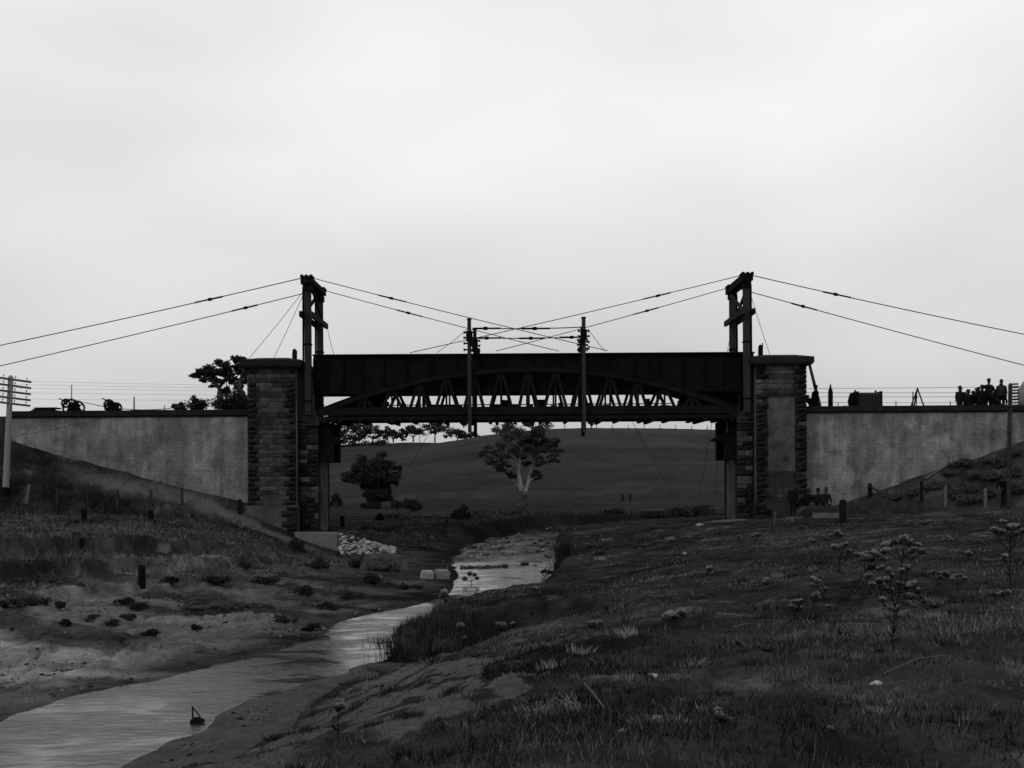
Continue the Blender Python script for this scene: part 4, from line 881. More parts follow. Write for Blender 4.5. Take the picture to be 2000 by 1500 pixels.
bush(455, 806, 62, 50, 'dense dark shrub under the spreading gum, against the left pillar', 70, size=.09, k=12, tw=40, lf=10)
bush(385, 806, 46, 34, 'mid-sized dark shrub behind the left wall, under the spreading gum', 70, size=.08, k=9, tw=34)
bush(350, 804, 22, 20, 'smallest dark shrub showing over the left wall coping', 70, size=.08, k=6)

# ------------------------------------------------------------------ telegraph poles and wires
def pole(bpx, bpy, tpx, tpy, Y, r, m_, arms, label, dark=False):
    a, b_ = P(bpx, bpy, Y), P(tpx, tpy, Y); t = thing('telegraph_pole', label, 'telegraph pole', a)
    MB().tube([a - Vector((0, 0, .5)), a, a.lerp(b_, .5), b_ - Vector((0, 0, .05)), b_ + Vector((0, 0, .05))], [r * 1.08, r * 1.05, r * .95, r * .85, r * .3], 10).build('pole', m_, t, smooth=True)
    if not dark: MB().tube([a - Vector((0, 0, .4)), a + Vector((0, 0, .28))], r * 1.12, 10).build('tarred_foot', M_iron, t)
    for (z, v0, v1) in arms:
        c = a.lerp(b_, (z - a.z) / (b_.z - a.z)) - Vector((0, r * .9, 0)); p, q = c + v0, c + v1
        ar = MB().beam(p, q, .09, .10).build('cross_arm', M_tpale if not dark else M_timber, t)
        for k in range(6):
            if k in (2,): pass
            w = p.lerp(q, (k + .35) / 5.7); m = MB(); m.tube([w, w + Vector((0, 0, .10)), w + Vector((0, 0, .11)), w + Vector((0, 0, .17)), w + Vector((0, 0, .20))], [.012, .012, .035, .04, .015], 6); m.build('insulator', M_insul if not dark else M_rope, ar)
    return t
Yp = 56.5
za = [P(20, y, Yp).z for y in (738, 750, 762, 774, 785)]
pole(11, 962, 21, 735, Yp, .155, M_pole, [(z, Vector((-1.5, -1.7, .10)), Vector((.72, .85, -.16))) for z in za], 'pale telegraph pole with five cross-arms at the left edge')
Yp2 = 54.0
za = [P(1972, y, Yp2).z for y in (757, 769, 781, 793)]
pole(1970, 988, 1973, 750, Yp2, .105, M_timber, [(z, Vector((-.12, -.05, -.01)), Vector((.46, .25, .04))) for z in za], 'dark telegraph pole with short arms at the right edge', dark=True)
GW = 'faint telegraph wires over the left wall'
for i, (y0, y1) in enumerate(((742, 752), (749, 757), (757, 762), (766, 770), (779, 780))):
    rope('telegraph_wire', P(-120, y0 - 2, 72), P(560, y1 + 2, 76), .006, ('topmost', 'second highest', 'middle', 'second lowest', 'lowest')[i] + ' faint telegraph wire stretched above the left wall', 'wire', .05, GW)
GW2 = 'fence wires over the right wall'
for i, (y0, y1) in enumerate(((759, 754), (767, 766), (775, 774), (786, 786))):
    rope('fence_wire', P(1560, y0, 66), P(2080, y1, 66), .012, ('topmost', 'second', 'third', 'lowest')[i] + ' wire strung along the road above the right wall', 'wire', .02, GW2)
# small uprights on the walls
for px, y0, y1, r, lab in ((140, 751, 792, .028, 'thin upright rod rising behind the first winch'), (262, 775, 806, .04, 'short white-footed stake on the left coping'), (1783, 765, 800, .035, 'thin stake before the tripod on the right coping'), (1750, 783, 800, .03, 'short stake on the right wall left of the tripod'), (1856, 783, 800, .03, 'short stake on the right wall left of the crowd'), (321, 791, 806, .025, 'smallest stake behind the left coping, near the shrubs'), (1637, 786, 800, .025, 'small stake between gas bottle and machine')):
    a, b_ = P(px, y1, 62.2 if px != 1783 and px != 262 else 60.95), P(px, y0, 62.2 if px != 1783 and px != 262 else 60.95)
    tag(MB().tube([a, a.lerp(b_, .5), b_], [r, r, r * .8], 6).build('stake', M_timber, origin=a), lab, 'stake', 'stakes on the walls')

# ------------------------------------------------------------------ plant on the road
ZR = 5.0; ZQ = 4.66
def gear(m_parent, c, axis, R, name='gear_wheel', spokes=6, th=.05):
    m = MB(); m.ring(c, axis, R, th, 26, 6); a = Vector(axis).normalized(); u = a.orthogonal().normalized(); w = a.cross(u)
    for k in range(spokes):
        t = k * 2 * math.pi / spokes; d = u * math.cos(t) + w * math.sin(t); m.beam(Vector(c), Vector(c) + d * R, .05, .05, up=a)
    for k in range(30):
        t = k * 2 * math.pi / 30; d = u * math.cos(t) + w * math.sin(t); m.beam(Vector(c) + d * (R + th * .6), Vector(c) + d * (R + th * 1.7), .04, .05, up=a)
    m.tube([Vector(c) - a * .07, Vector(c) + a * .07], .09, 10); return m.build(name, M_iron, m_parent)
def winch(px, label, big, small, off, Y=63.2):
    x = P(px, 790, Y).x; t = thing('winch', label, 'winch', (x, Y, ZR), 'hand winches on the left wall')
    for dy in (-.38, .38):
        m = MB(); m.beam((x - .42, Y + dy, ZR), (x - .05, Y + dy, ZR + .72), .07, .08); m.beam((x + .42, Y + dy, ZR), (x + .05, Y + dy, ZR + .72), .07, .08); m.beam((x - .42, Y + dy, ZR + .14), (x + .42, Y + dy, ZR + .14), .07, .08); m.box((x - .16, Y + dy - .05, ZR + .62), (x + .16, Y + dy + .05, ZR + .78)); m.build('side_frame', M_iron, t)
    MB().tube([(x, Y - .36, ZR + .42), (x, Y - .34, ZR + .42), (x, Y + .34, ZR + .42), (x, Y + .36, ZR + .42)], [.24, .17, .17, .24], 14).build('drum', M_iron, t)
    gear(t, (x, Y - .46, ZR + .52), (0, 1, .05), big); gear(t, (x + off, Y - .50, ZR + .52 + big * .55), (0, 1, 0), small, spokes=4, th=.04)
    gear(t, (x, Y + .46, ZR + .52), (.1, 1, 0), big * .9)
    m = MB(); m.tube([(x + off, Y - .65, ZR + .85), (x + off, Y + .65, ZR + .85)], .03, 6); m.tube([(x + off, Y - .62, ZR + .85), (x + off - .25, Y - .62, ZR + 1.0), (x + off - .25, Y - .82, ZR + 1.0)], .03, 6); m.build('crank_shaft', M_iron, t)
winch(145, 'larger iron hand winch with spoked gear on the left wall', .44, .20, -.28)
winch(222, 'smaller iron hand winch, nearer the pillar, on the left wall', .30, .24, -.10)
x0, x1 = P(60, 795, 63).x, P(124, 795, 63).x; t = thing('plank_stack', 'low stack of dark planks on the wall behind the larger winch', 'timber stack', ((x0 + x1) / 2, 63, ZR))
for k in range(5):
    MB().box((x0 + random.uniform(-.2, .5) + .06 * k, 62.5 + .02 * k, ZR + .15 + k * .08), (x1 - random.uniform(0, .6), 63.5 - .03 * k, ZR + .22 + k * .08)).build('plank', M_tdark, t)
for q in (.25, .8): MB().box((x0 + (x1 - x0) * q - .15, 62.5, ZR), (x0 + (x1 - x0) * q + .15, 63.4, ZR + .15)).build('bearer', M_tdark, t)
# right side
x = P(1622, 775, 62.6).x; m = MB(); m.tube([(x, 62.6, ZQ), (x, 62.6, ZQ + 1.42), (x, 62.6, ZQ + 1.6), (x, 62.6, ZQ + 1.68), (x, 62.6, ZQ + 1.8), (x, 62.6, ZQ + 1.82)], [.135, .135, .11, .06, .06, .03], 14)
t = thing('gas_bottle', 'upright dark gas bottle on the right wall near the standing man', 'gas bottle', (x, 62.6, ZQ)); m.build('cylinder', M_tdark, t, smooth=True)
MB().tube([(x, 62.6, ZQ + 1.8), (x + .02, 62.6, ZQ + 1.92)], .03, 6).build('valve', M_iron, t)
ZE = 5.12
x0, x1 = P(1668, 780, 63).x, P(1715, 780, 63).x; t = thing('portable_engine', 'boxy ribbed engine with dark front end on the right wall', 'engine', ((x0 + x1) / 2, 63, ZQ))
m = MB(); n_ = 8; pr = [(62.35, ZE - .02), (63.65, ZE - .02)] + [(63 + .65 * math.cos(q * math.pi / n_) , ZE + .86 + .13 * math.sin(q * math.pi / n_)) for q in range(n_ + 1)]
k = len(pr); m.add([(xx, y, z) for xx in (x0, x1) for y, z in pr], [(i, (i + 1) % k, k + (i + 1) % k, k + i) for i in range(k)] + [tuple(range(k - 1, -1, -1)), tuple(range(k, 2 * k))]); m.build('body', M_timber, t)
for q in range(9):
    xx = x0 + .04 + (x1 - x0 - .08) * q / 8; MB().box((xx - .015, 62.33, ZE + .0), (xx + .015, 62.36, ZE + .86)).build('rib', M_tdark, t)
MB().box((x0 - .02, 62.3, ZE - .06), (x0 + .07, 63.7, ZE + 1.02)).build('end_frame', M_tdark, t); MB().box((x1 - .07, 62.3, ZE - .06), (x1 + .02, 63.7, ZE + 1.02)).build('end_frame', M_tdark, t)
m = MB(); m.blob((x0 - .15, 63, ZE + .55), (.16, .4, .38), 3, .25); m.build('motor', M_iron, t); MB().tube([(x0 - .1, 62.8, ZE + .8), (x0 + .02, 62.8, ZE + 1.12)], .05, 7).build('exhaust', M_iron, t); MB().tube([(x1 - .2, 62.8, ZE + .9), (x1 - .2, 62.8, ZE + 1.1)], .05, 7).build('filler_cap', M_iron, t)
for xx in (x0 + .25, x1 - .25):
    wm = MB(); wm.ring((xx, 62.28, ZQ + .33), (0, 1, 0), .28, .05, 18, 6); wm.tube([(xx, 62.2, ZQ + .33), (xx, 62.36, ZQ + .33)], .24, 12); wm.build('wheel', M_iron, t)
pk = P(1792, 757, 62.8); t = thing('tripod', 'small timber tripod with a hanging block on the right wall', 'tripod', (pk.x, 62.8, ZQ))
for fx, fy in ((-.55, .2), (.62, .1), (.0, .9)): MB().tube([(pk.x + fx, 62.8 + fy, ZQ), (pk.x - fx * .04, 62.8, pk.z)], [.045, .04], 7).build('leg', M_timber, t)
m = MB(); m.tube([(pk.x, 62.8, pk.z - .05), (pk.x - .06, 62.8, pk.z - .45)], .02, 5); m.blob((pk.x - .06, 62.8, pk.z - .52), (.06, .05, .10), 4, .1); m.tube([(pk.x - .06, 62.8, pk.z - .6), (pk.x - .1, 62.8, ZQ + .1)], .03, 5); m.build('hoist_block', M_iron, t)
a, b_ = P(1581, 712, 63.4), P(1601, 792, 62.0); tag(MB().tube([b_, a], [.10, .085], 8).build('leaning_pole', M_timber, origin=b_), 'timber pole leaning against the back of the right pillar', 'pole')
xa = P(1991, 780, 63.2).x; m = MB(); m.tube([(xa + .85, 63.2, ZQ), (xa + .85, 63.2, ZQ + 1.6), (xa + .85, 63.2, ZQ + 1.97), (xa + .85, 63.2, ZQ + 2.13)], [.85, .85, .62, .5], 18); t = thing('boiler', 'pale rounded boiler cut off by the right edge, beyond the crowd', 'boiler', (xa + .85, 63.2, ZQ)); m.build('shell', M_pole, t, smooth=True)
MB().tube([(xa + .85, 63.2, ZQ + 2.1), (xa + .85, 63.2, ZQ + 2.8)], .14, 10).build('stack', M_iron, t)
for i, (px, w) in enumerate(((1612, 22), (1944, 40))):
    xx = P(px, 795, 62.4).x; m = MB()
    for k in range(3): m.box((xx - w / 70 + .05 * k, 62.2, ZQ + .0 + k * .13), (xx + w / 70 - .04 * k, 62.7, ZQ + .12 + k * .13))
    t = thing('timber_pile', ('few dark baulks at the foot of the gas bottle', 'dark baulks the raised men stand on, right wall')[i], 'timber stack', (xx, 62.4, ZQ))
    for k in range(3): MB().box((xx - w / 70 + .05 * k, 62.2, ZQ + k * .13), (xx + w / 70 - .04 * k, 62.7, ZQ + .12 + k * .13)).build('baulk', M_tdark, t)

# ------------------------------------------------------------------ men
M_cloth = [mat('dark_coat', .012, var=.25, scale=8, spec=.0), mat('grey_coat', .022, var=.25, scale=8, spec=.0), mat('black_coat', .007, var=.25, scale=8, spec=.0), mat('shirt', .05, var=.2, scale=8)]
M_skin = mat('skin', .03, var=.1, scale=8); M_hat = mat('felt_hat', .01, var=.2, scale=9); M_hat2 = mat('pale_hat', .035, var=.2, scale=9)
POSES = {
 'stand': dict(pel=(0, 0, .93), che=(0, -.02, 1.38), nec=(0, -.02, 1.50), hed=(0, -.05, 1.66), la=((-.25, 0, 1.12), (-.24, -.10, .86)), ra=((.26, .02, 1.12), (.24, -.08, .86)), ll=((-.10, -.02, .50), (-.11, 0, .09)), rl=((.10, -.02, .50), (.12, .03, .09))),
 'akimbo': dict(pel=(0, 0, .93), che=(0, 0, 1.38), nec=(0, -.01, 1.50), hed=(0, -.04, 1.66), la=((-.40, .08, 1.16), (-.22, -.06, .98)), ra=((.40, .08, 1.16), (.22, -.06, .98)), ll=((-.13, -.02, .50), (-.18, 0, .09)), rl=((.13, -.02, .50), (.18, .03, .09))),
 'lean': dict(pel=(0, .12, .90), che=(0, -.16, 1.30), nec=(0, -.24, 1.40), hed=(0, -.34, 1.52), la=((-.27, -.28, 1.10), (-.15, -.50, .98)), ra=((.27, -.28, 1.10), (.15, -.50, .98)), ll=((-.11, .02, .48), (-.12, .10, .09)), rl=((.11, -.05, .48), (.12, -.06, .09))),
 'bend': dict(pel=(0, .25, .82), che=(0, -.20, 1.05), nec=(0, -.32, 1.10), hed=(0, -.46, 1.14), la=((-.24, -.34, .80), (-.12, -.46, .58)), ra=((.24, -.34, .80), (.12, -.46, .58)), ll=((-.13, -.02, .44), (-.13, .06, .09)), rl=((.13, -.10, .44), (.13, -.04, .09))),
 'sit': dict(pel=(0, .05, .50), che=(0, -.03, .94), nec=(0, -.06, 1.06), hed=(0, -.11, 1.22), la=((-.27, -.10, .70), (-.14, -.34, .60)), ra=((.27, -.10, .70), (.14, -.34, .60)), ll=((-.13, -.42, .50), (-.14, -.40, .09)), rl=((.13, -.42, .50), (.14, -.44, .09))),
}
def person(loc, rz, pose, label, cloth=0, hat=0, sc=1.0, group='workmen'):
    J = POSES[pose]; V = []; R = []; E = []
    def add(p, r): V.append(p); R.append(r); return len(V) - 1
    def lerp(a, b_, t): return tuple(a[i] + (b_[i] - a[i]) * t for i in range(3))
    pe = add(J['pel'], (.19, .14)); w = add(lerp(J['pel'], J['che'], .45), (.18, .135)); ch = add(J['che'], (.205, .15)); ne = add(J['nec'], (.062, .062))
    h = J['hed']; h0 = add((h[0], h[1] + .02, h[2] - .09), (.062, .07)); h1 = add((h[0], h[1], h[2] + .02), (.095, .11)); h2 = add((h[0], h[1] + .015, h[2] + .11), (.06, .07))
    E += [(pe, w), (w, ch), (ch, ne), (ne, h0), (h0, h1), (h1, h2)]; hands = []
    for k, sg in (('la', -1), ('ra', 1)):
        c = J['che']; s_ = add((c[0] + sg * .20, c[1], c[2] + .05), (.085, .085)); e = add(J[k][0], (.058, .058)); wr = add(J[k][1], (.042, .042)); d = (Vector(J[k][1]) - Vector(J[k][0])).normalized(); hd = add(tuple(Vector(J[k][1]) + d * .07), (.046, .028)); E += [(ch, s_), (s_, e), (e, wr), (wr, hd)]; hands.append((Vector(J[k][1]) + d * .10, d, sg))
    for k, sg in (('ll', -1), ('rl', 1)):
        p_ = J['pel']; hp = add((p_[0] + sg * .10, p_[1], p_[2] - .06), (.115, .11)); kn = add(J[k][0], (.075, .08)); an = add(J[k][1], (.055, .06)); f = J[k][1]; to = add((f[0] + sg * .03, f[1] - .17, .035), (.045, .032)); E += [(pe, hp), (hp, kn), (kn, an), (an, to)]
    me = bpy.data.meshes.new('body_frame'); me.from_pydata(V, E, []); ob = bpy.data.objects.new('tmp', me); COL.objects.link(ob)
    sm = ob.modifiers.new('s', 'SKIN'); ob.modifiers.new('u', 'SUBSURF').levels = 1
    for i, d in enumerate(me.skin_vertices[0].data): d.radius = R[i]; d.use_root = (i == 0)
    ev = ob.evaluated_get(bpy.context.evaluated_depsgraph_get()); bmx = bmesh.new(); bmx.from_mesh(ev.to_mesh()); ev.to_mesh_clear()
    bpy.data.objects.remove(ob); bpy.data.meshes.remove(me)
    # fingers, thumb and nose grown on
    mb = MB()
    for hp, d, sg in hands:
        u = d.orthogonal().normalized(); v = d.cross(u)
        for q, ln in enumerate((.055, .068, .073, .066, .05)):
            if q == 0: a0 = hp - d * .05 + v * .03; pts = [a0, a0 + v * .03 + d * .02, a0 + v * .035 + d * .05]
            else: a0 = hp + v * (.045 - .022 * q); pts = [a0, a0 + d * ln * .6, a0 + d * ln + u * .02]
            mb.tube(pts, [.010, .009, .006], 5)
    mb.tube([(h[0], h[1] - .09, h[2] + .03), (h[0], h[1] - .125, h[2] - .005), (h[0], h[1] - .10, h[2] - .02)], [.010, .016, .010], 5)
    for sg in (-1, 1): mb.tube([(h[0] + sg * .08, h[1] + .01, h[2] + .03), (h[0] + sg * .095, h[1] + .015, h[2] - .02)], [.016, .012], 5)
    nb = len(bmx.verts); vs = [bmx.verts.new(v) for v in mb.v]
    for f in mb.f: bmx.faces.new([vs[i] for i in f])
    bmx.normal_update(); mesh = bpy.data.meshes.new('person'); bmx.to_mesh(mesh); bmx.free()
    hv = Vector(h); wr = [Vector(J['la'][1]), Vector(J['ra'][1])]; els = [Vector(J['la'][0]), Vector(J['ra'][0])]
    mesh.materials.append(M_cloth[cloth]); mesh.materials.append(M_skin)
    for f in mesh.polygons:
        c = f.center; skin = (c - hv).length < .17 and c.z > J['nec'][2] - .01 or any((c - a).dot((a - e).normalized()) > 0 and (c - a - (a - e).normalized() * .08).length < .10 for a, e in zip(wr, els))
        f.material_index = 1 if skin else 0; f.use_smooth = True
    root = bpy.data.objects.new('person', mesh); COL.objects.link(root); root.location = loc; root.rotation_euler = (0, 0, rz); root.scale = (sc,) * 3
    tag(root, label, 'person', group)
    m = MB(); n_ = 14; rr = [.17, .168, .105, .098, .085, .03]; zz = [.075, .085, .085, .15, .185, .175]
    vs = [(h[0] + math.cos(q * 2 * math.pi / n_) * r_ * .92, h[1] + .01 + math.sin(q * 2 * math.pi / n_) * r_, h[2] + z_) for r_, z_ in zip(rr, zz) for q in range(n_)]
    fs = [(i * n_ + q, i * n_ + (q + 1) % n_, (i + 1) * n_ + (q + 1) % n_, (i + 1) * n_ + q) for i in range(5) for q in range(n_)] + [tuple(range(5 * n_, 6 * n_)), tuple(range(n_ - 1, -1, -1))]
    m.add(vs, fs); ho = m.build('hat', M_hat2 if hat else M_hat); ho.parent = root
    return root
def on_road(px, Y, dz=0): return Vector((P(px, 780, Y).x, Y, ZQ + dz))
W = 'men on the right wall'
person(on_road(1592, 62.3), 1.9, 'stand', 'man standing in side view by the leaning pole, against the sky', 2, group=W)
person(on_road(1583, 63.2), -.6, 'bend', 'man bending half hidden behind the right pillar edge', 0, group=W)
person(on_road(1874, 62.4), .3, 'stand', 'leftmost man of the crowd on the right wall, upright', 0, sc=.95, group=W)
person(on_road(1885, 62.9), -1.2, 'lean', 'man leaning to his right, second from left in the crowd', 1, sc=1.0, group=W)
person(on_road(1896, 62.4), 1.4, 'lean', 'stooping man, third from left in the crowd on the wall', 1, sc=.95, group=W)
person(on_road(1910, 62.9), .6, 'stand', 'man half hidden left of the raised men in the crowd', 2, sc=.93, group=W)
person(on_road(1918, 62.4), -.3, 'stand', 'man just left of the tallest figure in the crowd', 2, sc=.98, group=W)
person(on_road(1931, 62.5, .28), .1, 'akimbo', 'tallest man of the crowd, hands on hips, above the others', 0, sc=1.02, group=W)
person(on_road(1945, 63.0, .1), .5, 'lean', 'man leaning between the two tallest figures of the crowd', 2, sc=1.05, group=W)
person(on_road(1956, 62.5, .26), -.4, 'stand', 'second tallest man, at the right end of the crowd', 1, sc=1.0, group=W)
person(on_road(1887, 62.35), .9, 'sit', 'man sitting low among the left half of the crowd', 2, sc=1.1, group=W)
person(on_road(1903, 62.3), -.5, 'bend', 'man bent double in the middle of the crowd', 2, sc=1.08, group=W)
person(on_road(1923, 62.35), 1.1, 'lean', 'man leaning in front of the tallest figure', 2, sc=1.02, group=W)
person(on_road(1938, 62.3), -.7, 'sit', 'man sitting in front of the baulks, right half of the crowd', 2, sc=1.1, group=W)
person(on_road(1950, 62.3), .2, 'bend', 'man bending in front of the second tallest man', 0, sc=1.08, group=W)
W2 = 'men by the right pillar foot'
def on_ground(px, Y):
    x = P(px, 1000, Y).x; return Vector((x, Y, tz(x, Y)))
person(on_ground(1549, 57.6), 2.9, 'stand', 'man standing with his back turned at the foot of the right pillar', 2, 1, sc=.88, group=W2)
person(on_ground(1562, 58.3), 2.2, 'bend', 'man bending beside the standing one at the right pillar foot', 1, group=W2)
person(on_ground(1577, 58.0), .4, 'sit', 'man with pale hat seated left of three behind the timber stack', 2, 1, sc=1.06, group=W2)
person(on_ground(1598, 58.6), -.3, 'sit', 'man seated in the middle behind the timber stack', 0, 0, group=W2)
person(on_ground(1612, 58.6), .2, 'sit', 'man in pale hat seated right of the middle behind the timber stack', 0, 1, sc=1.04, group=W2)
q = hit(1961, 990); person(q, -.8, 'lean', 'man stooping beside the dark telegraph pole on the right bank', 2, sc=.92, group='man on the right bank')

# ------------------------------------------------------------------ fences and stakes
M_stake = mat('grey_stake', .085, var=.3, scale=6, bump=.4)
def stake(px, pyb, h, w, label, m_=None, group='fence stakes', tilt=0.0, name='fence_stake', cat='stake', lo=5):
    b0 = hit(px, pyb, lo=lo); sc = b0.y / F; H = h * sc; r = w * sc / 2
    top = b0 + Vector((tilt * H, 0, H)); m = MB(); m.tube([b0 - Vector((0, 0, .25)), b0, b0.lerp(top, .6), top - Vector((0, 0, .03)), top], [r * 1.05, r, r * .97, r * .92, r * .6], 8)
    return tag(m.build(name, m_ or M_timber, origin=b0), label, cat, group)
GL = 'fence stakes on the left embankment'
lw = ('leaning pale', 'thin grey', 'slim dark', 'stout grey', 'split grey', 'slim dark')
for i, (px, py, h, w) in enumerate(((52, 982, 36, 6), (112, 985, 32, 6), (172, 992, 32, 5), (229, 990, 34, 7), (296, 990, 34, 6), (356, 986, 32, 5))):
    stake(px, py, h, w, ('leaning pale fence stake nearest the left telegraph pole', 'second fence stake from the left telegraph pole', 'third fence stake from the left telegraph pole, slim and dark', 'stout fence stake with wire, fourth from the left telegraph pole', 'fifth fence stake from the left telegraph pole', 'last fence stake of the left row, nearest the wall foot')[i], M_stake if i == 0 else M_timber, GL, .15 if i == 0 else random.uniform(-.04, .04))
for px, py, h, w, lab in ((164, 1017, 24, 12, 'squat dark stump post below the left fence stakes, left of two'), (294, 1015, 20, 12, 'squat dark stump post below the left fence stakes, right of two'), (277, 1148, 44, 15, 'thick dark post standing on the sandy left bank'), (160, 1068, 28, 10, 'short rotten stump on the terrace edge of the left bank')):
    stake(px, py, h, w, lab, M_tdark, 'dark stump posts', .0, 'stump_post', 'post')
p0, p1 = hit(174, 1012), P(268, 918, 58.6)
rope('fence_wire', p0 + Vector((0, 0, .2)), p1, .012, 'slack wire from the left stump post up to the wall', 'wire', .1, None)
rope('fence_wire', P(20, 853, 57), P(205, 817, 60.9), .010, 'thin wire from the pale telegraph pole up to the wall coping', 'wire', .05)
# strutted posts by the abutments
def strutted(px, pyb, h, tx, ty, label):
    b0 = hit(px, pyb); sc = b0.y / F; t = thing('strutted_post', label, 'fence post', b0, 'strutted corner posts')
    top = b0 + Vector((0, 0, h * sc)); MB().tube([b0 - Vector((0, 0, .3)), b0, top], [.13, .12, .11], 8).build('post', M_tdark, t); q = hit(tx, ty); MB().beam(top - Vector((0, 0, .15)), q - Vector((0, 0, .05)), .09, .09).build('strut', M_timber, t)
strutted(468, 1003, 28, 440, 990, 'strutted dark corner post at the left pillar foot'); strutted(1699, 972, 28, 1745, 975, 'strutted dark corner post before the right wing wall')
GR = 'fence stakes on the right embankment'
for i, (px, py, h, w) in enumerate(((1800, 980, 40, 7), (1847, 988, 40, 7), (1925, 990, 36, 7), (1735, 985, 30, 4))):
    stake(px, py, h, w, ('dark fence stake right of the strutted post on the right', 'pale fence stake in the middle of the right slope', 'pale broad fence stake nearest the dark telegraph pole', 'thin bent twig-like stake beside the strut on the right')[i], M_tdark if i == 0 else M_stake if i < 3 else M_timber, GR, -.1 if i == 3 else 0)
stake(1646, 1021, 45, 14, 'thick squared post standing before the timber stack at right', M_tdark, None, 0, 'gate_post', 'post')
stake(1512, 1022, 22, 3, 'thin pale peg in the grass before the right pillar', M_tpale, None, .1, 'peg', 'peg')
stake(669, 1029, 22, 9, 'dark post standing on the concrete footing edge at left', M_tdark, None, 0, 'stump_post', 'post', lo=58)
stake(592, 1036, 46, 8, 'dark batten leaning on the left pillar plinth', M_tdark, None, 0, 'batten', 'batten', lo=50)
a, b_ = hit(1806, 940) + Vector((0, 0, .12)), hit(1860, 905) + Vector((0, 0, .15)); tag(MB().tube([a, b_], [.05, .04], 7).build('loose_rail', M_tpale, origin=a), 'pale loose rail lying up the right embankment', 'rail')
for i, px in enumerate((1216, 1231)): stake(px, 978, 13, 4, ('left', 'right')[i] + ' of two tiny dark stakes on the meadow beyond the bridge', M_tdark, 'meadow stakes', lo=100)
# fence along the hill crest
cf = thing('crest_fence', 'tiny wire fence along the crest of the grassy hill', 'fence', P(1300, 838, 258))
for px in list(range(1196, 1470, 31)) + [1165]:
    py = 836 + max(0, (px - 1300) * .03); b0 = hit(px, py + 3, lo=150); MB().tube([b0 - Vector((0, 0, .2)), b0 + Vector((0, 0, 1.0))], .07, 5).build('post', M_tdark, cf)
rope('distant_pole', hit(1103, 842, lo=150) - Vector((0, 0, .4)), P(1103, 818, 255), .10, 'thin distant pole on the hill crest behind the truss', 'pole')
rope('distant_pole', hit(820, 866, lo=200) - Vector((0, 0, .4)), P(820, 812, 340), .10, 'thin distant pole among the ridge trees', 'pole')

# ------------------------------------------------------------------ timber, rubble, blocks, clods
b0 = hit(1600, 1021); t = thing('timber_stack', 'stack of weathered baulks in front of the seated men, right pillar foot', 'timber stack', b0)
for k, (pa, pb, py, hh) in enumerate(((1556, 1634, 1022, 9), (1588, 1640, 1012, 10), (1560, 1636, 1003, 9), (1566, 1630, 996, 7))):
    Y = b0.y + .2 * k; a, c = P(pa, py, Y), P(pb, py, Y); h = hh * Y / F; MB().box((a.x, Y, a.z), (c.x, Y + .5, a.z + h)).build('baulk', (M_timber, M_stake, M_timber, M_timber)[k], t)
MB().beam((P(1556, 1012, b0.y).x, b0.y - .1, P(0, 1012, b0.y).z - .04), (P(1578, 1004, b0.y).x, b0.y + .6, P(0, 1004, b0.y).z), .2, .2).build('baulk', M_timber, t)
def rock_mesh(seed, m_):
    m = MB().blob((0, 0, 0), (1, .9, .75), seed, .35, 1); o = m.build('rock', m_); me = o.data; bpy.data.objects.remove(o); return me
RK = [rock_mesh(i, M_rock) for i in range(5)]; RD = [rock_mesh(10 + i, M_rockd) for i in range(4)]
def rocks(name, label, cat, pts, meshes, group=None, child='stone'):
    c = Vector(pts[0][0]); t = thing(name, label, cat, c, group); rr = random.Random(int(c.x * 100))
    for p, r in pts:
        o = bpy.data.objects.new(child, rr.choice(meshes)); COL.objects.link(o); o.parent = t; o.location = Vector(p) - c; o.scale = (r * rr.uniform(.8, 1.3), r * rr.uniform(.8, 1.2), r * rr.uniform(.6, 1.0)); o.rotation_euler = (rr.uniform(-.5, .5), rr.uniform(-.5, .5), rr.uniform(0, 6))
    return t
rr = random.Random(77); pts = []
for i in range(190):
    u = rr.random() ** 1.2; px = 664 + u * 106; top = 1040 + 30 * u; bot = 1084 + 4 * (1 - u); v = rr.random(); py = top + (bot - top) * v; Y = 58.9 - 1.9 * v
    q = P(px, py, Y); pts.append((q, rr.uniform(.05, .17)))
for px, py, r in ((735, 1066, .32), (752, 1072, .34), (744, 1080, .25), (765, 1078, .22), (690, 1078, .2), (720, 1060, .24)): pts.append((P(px, py, 57.4), r))
core = rocks('rubble_pile', 'pale rubble heap spilling beside the concrete footing', 'rubble', pts, RK)
m = MB(); q = P(705, 1068, 58.4); m.blob(q - Vector((0, -.25, .25)), (1.25, .8, .5), 5, .15, 3); m.build('spoil', M_conc2, core)
# squared white blocks
for px, py, s_, lab in ((835, 1128, .33, 'left of two squared white stone blocks at the water edge'), (864, 1128, .38, 'right of two squared white stone blocks at the water edge')):
    b0 = hit(px, py + 2); bm = bmesh.new(); bmesh.ops.create_cube(bm, size=1); bmesh.ops.bevel(bm, geom=bm.edges[:], offset=.1, segments=2, affect='EDGES')
    for v in bm.verts: v.co = Vector((v.co.x * s_ * 1.5 + random.uniform(-.02, .02), v.co.y * s_ * 1.2, v.co.z * s_ * 1.05 + random.uniform(-.02, .02)))
    me = bpy.data.meshes.new('stone_block'); bm.to_mesh(me); bm.free(); me.materials.append(M_rock); o = bpy.data.objects.new('stone_block', me); COL.objects.link(o); o.location = b0 + Vector((0, 0, s_ * .4)); o.rotation_euler = (.1, .08, .3); tag(o, lab, 'block', 'squared blocks at the water edge')
